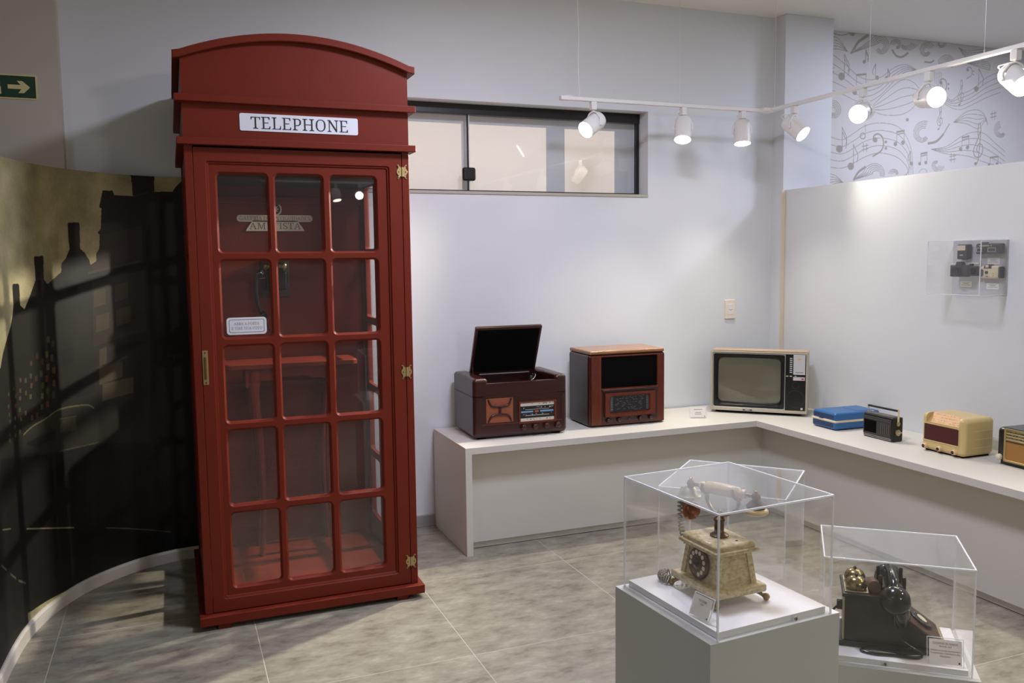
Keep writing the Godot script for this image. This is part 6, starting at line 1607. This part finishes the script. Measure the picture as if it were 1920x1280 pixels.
func make_camera_case():
	var at := Vector3(PARTITION, 1.415, 1.676)
	var t := thing("wall_display_case", "small clear acrylic wall case holding old cameras on the partition", "display case", at, -90)
	put("back_board", rbox(Vector3(0.328, 0.282, 0.008), 0.001, Vector3(0, 0.141, 0.0045)), "back_board", t)
	var w := 0.328
	var h := 0.282
	var e := 0.004
	var z1 := 0.196
	put("pane", rbox(Vector3(w - 2 * e, h - 2 * e, 0.004), 0.0, Vector3(0, h / 2.0, z1 - 0.002)), "acrylic", t)
	for s in [-1.0, 1.0]:
		put("pane", rbox(Vector3(0.004, h - 2 * e, z1 - 0.012), 0.0, Vector3(s * (w / 2 - 0.002), h / 2.0, z1 / 2.0)), "acrylic", t)
		put("pane", rbox(Vector3(w - 2 * e, 0.004, z1 - 0.012), 0.0, Vector3(0, h / 2.0 + s * (h / 2 - 0.002), z1 / 2.0)), "acrylic", t)
		put("edge", rbox(Vector3(w, e, e), 0.001, Vector3(0, h / 2.0 + s * (h / 2 - e / 2), z1 - e / 2), 1), "acrylic_edge", t)
		put("edge", rbox(Vector3(e, h - 2 * e, e), 0.001, Vector3(s * (w / 2 - e / 2), h / 2.0, z1 - e / 2), 1), "acrylic_edge", t)
		for q in [-1.0, 1.0]:
			put("edge", rbox(Vector3(e, e, z1 - 0.012), 0.001, Vector3(q * (w / 2 - e / 2), h / 2.0 + s * (h / 2 - e / 2), z1 / 2.0), 1), "acrylic_edge", t)
	for s in [[-0.06, 0.087, 0.10], [0.0, 0.092, 0.056], [0.098, 0.080, 0.048], [-0.072, 0.178, 0.046], [0.083, 0.206, 0.046]]:
		put("bracket", rbox(Vector3(0.04, 0.004, s[2]), 0.0, Vector3(s[0], s[1], 0.009 + s[2] / 2.0)), "acrylic", t)
	for s in [[-0.075, 0.050, 0.07, 0.03], [0.085, 0.042, 0.07, 0.03], [0.085, 0.172, 0.07, 0.034]]:
		put("caption", joined([[rbox(Vector3(s[2], s[3], 0.001)), Transform3D(), "paper"], [rbox(Vector3(0.045, 0.002, 0.0004), 0.0, Vector3(0, 0.008, 0.0006)), Transform3D(), "grey_ink"], [rbox(Vector3(0.03, 0.002, 0.0004), 0.0, Vector3(0, 0.003, 0.0006)), Transform3D(), "grey_ink"], [rbox(Vector3(0.056, 0.002, 0.0004), 0.0, Vector3(0, -0.004, 0.0006)), Transform3D(), "grey_ink"]]), "", t, Vector3(s[0], s[1], 0.0092))
	var spot := func(x, y, z): return at + Vector3(x, y, z).rotated(Vector3.UP, -PI / 2.0)
	# flash unit
	var f := thing("flash_unit", "black camera flash unit, upper left in the wall case", "flash", spot.call(-0.072, 0.1825, 0.032), -90)
	put("body", rbox(Vector3(0.066, 0.078, 0.034), 0.006, Vector3(0, 0.040, 0)), "camera_black", f)
	put("reflector", rbox(Vector3(0.05, 0.026, 0.004), 0.001, Vector3(-0.006, 0.060, 0.017)), "flash_glass", f)
	put("badge", rbox(Vector3(0.02, 0.005, 0.001), 0.0003, Vector3(-0.004, 0.022, 0.0175)), "silver", f)
	put("shoe", rbox(Vector3(0.026, 0.006, 0.018), 0.001, Vector3(0.004, 0.001, 0)), "black_plastic", f)
	# flat pocket camera
	var c := thing("pocket_camera", "long flat black pocket camera, upper right in the wall case", "camera", spot.call(0.083, 0.2085, 0.034), -90)
	put("body", rbox(Vector3(0.148, 0.054, 0.032), 0.008, Vector3(0, 0.028, 0)), "camera_black", c)
	for q in [[-0.05, 0.032], [0.022, 0.046]]:
		var wf := Geo.new()
		wf.cell([q[0] - q[1] / 2, 0.012, q[0] + q[1] / 2, 0.033], [q[0] - q[1] / 2 + 0.002, 0.014, q[0] + q[1] / 2 - 0.002, 0.031], 0.001, 0.0, 0.0168, 0.015)
		put("window_frame", wf.done(), "silver", c)
	put("lens", lathed([[0.012, 0.0], [0.011, 0.006], [0.008, 0.006], [0.007, 0.003], [0.0, 0.002]], 20), "bakelite", c, Vector3(-0.018, 0.024, 0.0155), Vector3(90, 0, 0))
	put("lettering", rbox(Vector3(0.06, 0.004, 0.0006), 0.0, Vector3(-0.022, 0.043, 0.0162)), "silver", c)
	put("emblem", lathed([[0.0045, 0.0], [0.004, 0.001], [0.0, 0.001]], 14), "brass", c, Vector3(0.018, 0.043, 0.0158), Vector3(90, 0, 0))
	put("shutter_block", rbox(Vector3(0.034, 0.006, 0.014), 0.002, Vector3(-0.03, 0.058, 0)), "black_plastic", c)
	# reflex camera
	var s := thing("reflex_camera", "large black reflex camera with round lens, lower left in the wall case", "camera", spot.call(-0.045, 0.0895, 0.088), -90)
	put("body", rbox(Vector3(0.11, 0.062, 0.026), 0.006, Vector3(0, 0.033, 0)), "camera_black", s)
	put("prism", prismed([[-0.022, 0.062], [0.022, 0.062], [0.014, 0.082], [-0.014, 0.082]], -0.012, 0.016, 0.003), "camera_black", s)
	put("prism_cap", rbox(Vector3(0.03, 0.005, 0.022), 0.001, Vector3(0, 0.083, 0.001)), "silver", s)
	put("top_plate", rbox(Vector3(0.034, 0.008, 0.022), 0.003, Vector3(-0.036, 0.066, 0)), "silver", s)
	put("lens", lathed([[0.025, 0.0], [0.025, 0.008], [0.023, 0.010], [0.023, 0.018], [0.019, 0.019], [0.014, 0.014], [0.0, 0.013]], 28), "bakelite", s, Vector3(-0.012, 0.031, 0.013), Vector3(90, 0, 0))
	put("lens_ring", lathed([[0.0255, 0.0], [0.0255, 0.002], [0.024, 0.002]], 28), "smoke_grey", s, Vector3(-0.012, 0.031, 0.019), Vector3(90, 0, 0))
	# small camera behind it
	var k := thing("compact_camera", "small black camera with silver top beside the reflex camera in the wall case", "camera", spot.call(0.0, 0.0945, 0.042), -90)
	put("body", rbox(Vector3(0.072, 0.052, 0.024), 0.006, Vector3(0, 0.027, 0)), "camera_black", k)
	put("top_plate", rbox(Vector3(0.07, 0.02, 0.022), 0.004, Vector3(0, 0.06, 0)), "silver", k)
	put("viewfinder", rbox(Vector3(0.024, 0.01, 0.003), 0.001, Vector3(-0.006, 0.06, 0.0115)), "bakelite", k)
	put("lens", lathed([[0.016, 0.0], [0.015, 0.012], [0.011, 0.012], [0.0, 0.008]], 20), "bakelite", k, Vector3(0.004, 0.026, 0.012), Vector3(90, 0, 0))
	put("shutter_button", lathed([[0.005, 0.0], [0.005, 0.005], [0.0, 0.005]], 12), "chrome", k, Vector3(-0.022, 0.0695, 0))
	# beige camera
	var b := thing("beige_camera", "beige compact camera with black grip, lower right in the wall case", "camera", spot.call(0.098, 0.0825, 0.036), -90)
	put("body", rbox(Vector3(0.118, 0.066, 0.03), 0.012, Vector3(0, 0.034, 0), 3), "camera_beige", b)
	put("grip", rbox(Vector3(0.014, 0.06, 0.034), 0.006, Vector3(0.056, 0.033, -0.001)), "camera_black", b)
	put("flash_hood", prismed([[-0.036, 0.052], [0.012, 0.052], [0.008, 0.066], [-0.002, 0.074], [-0.024, 0.074], [-0.032, 0.066]], -0.012, 0.0175, 0.003), "camera_black", b)
	put("flash_window", rbox(Vector3(0.018, 0.014, 0.003), 0.001, Vector3(-0.013, 0.064, 0.018)), "flash_glass", b)
	put("lens", lathed([[0.0085, 0.0], [0.0075, 0.004], [0.0055, 0.003], [0.0, 0.002]], 18), "bakelite", b, Vector3(-0.016, 0.032, 0.015), Vector3(90, 0, 0))
	put("side_window", prismed(rounded(0.02, 0.038, 0.0095), 0.0, 0.002), "smoke_grey", b, Vector3(-0.045, 0.03, 0.015))
	put("lettering", rbox(Vector3(0.014, 0.004, 0.0006), 0.0, Vector3(-0.014, 0.012, 0.0152)), "camera_black", b)
	for y in [0.026, 0.016]:
		put("sensor", lathed([[0.0025, 0.0], [0.0025, 0.001], [0.0, 0.001]], 10), "smoke_grey", b, Vector3(0.022, y, 0.015), Vector3(90, 0, 0))

func _ready():
	make_view()
	make_materials()
	make_ceiling_lights()
	make_room()
	make_mural()
	make_tracks()
	make_booth()
	make_bench()
	make_player()
	make_radio()
	make_television()
	make_small_things()
	make_cases()
	make_stone_phone()
	make_wood_phone()
	make_camera_case()
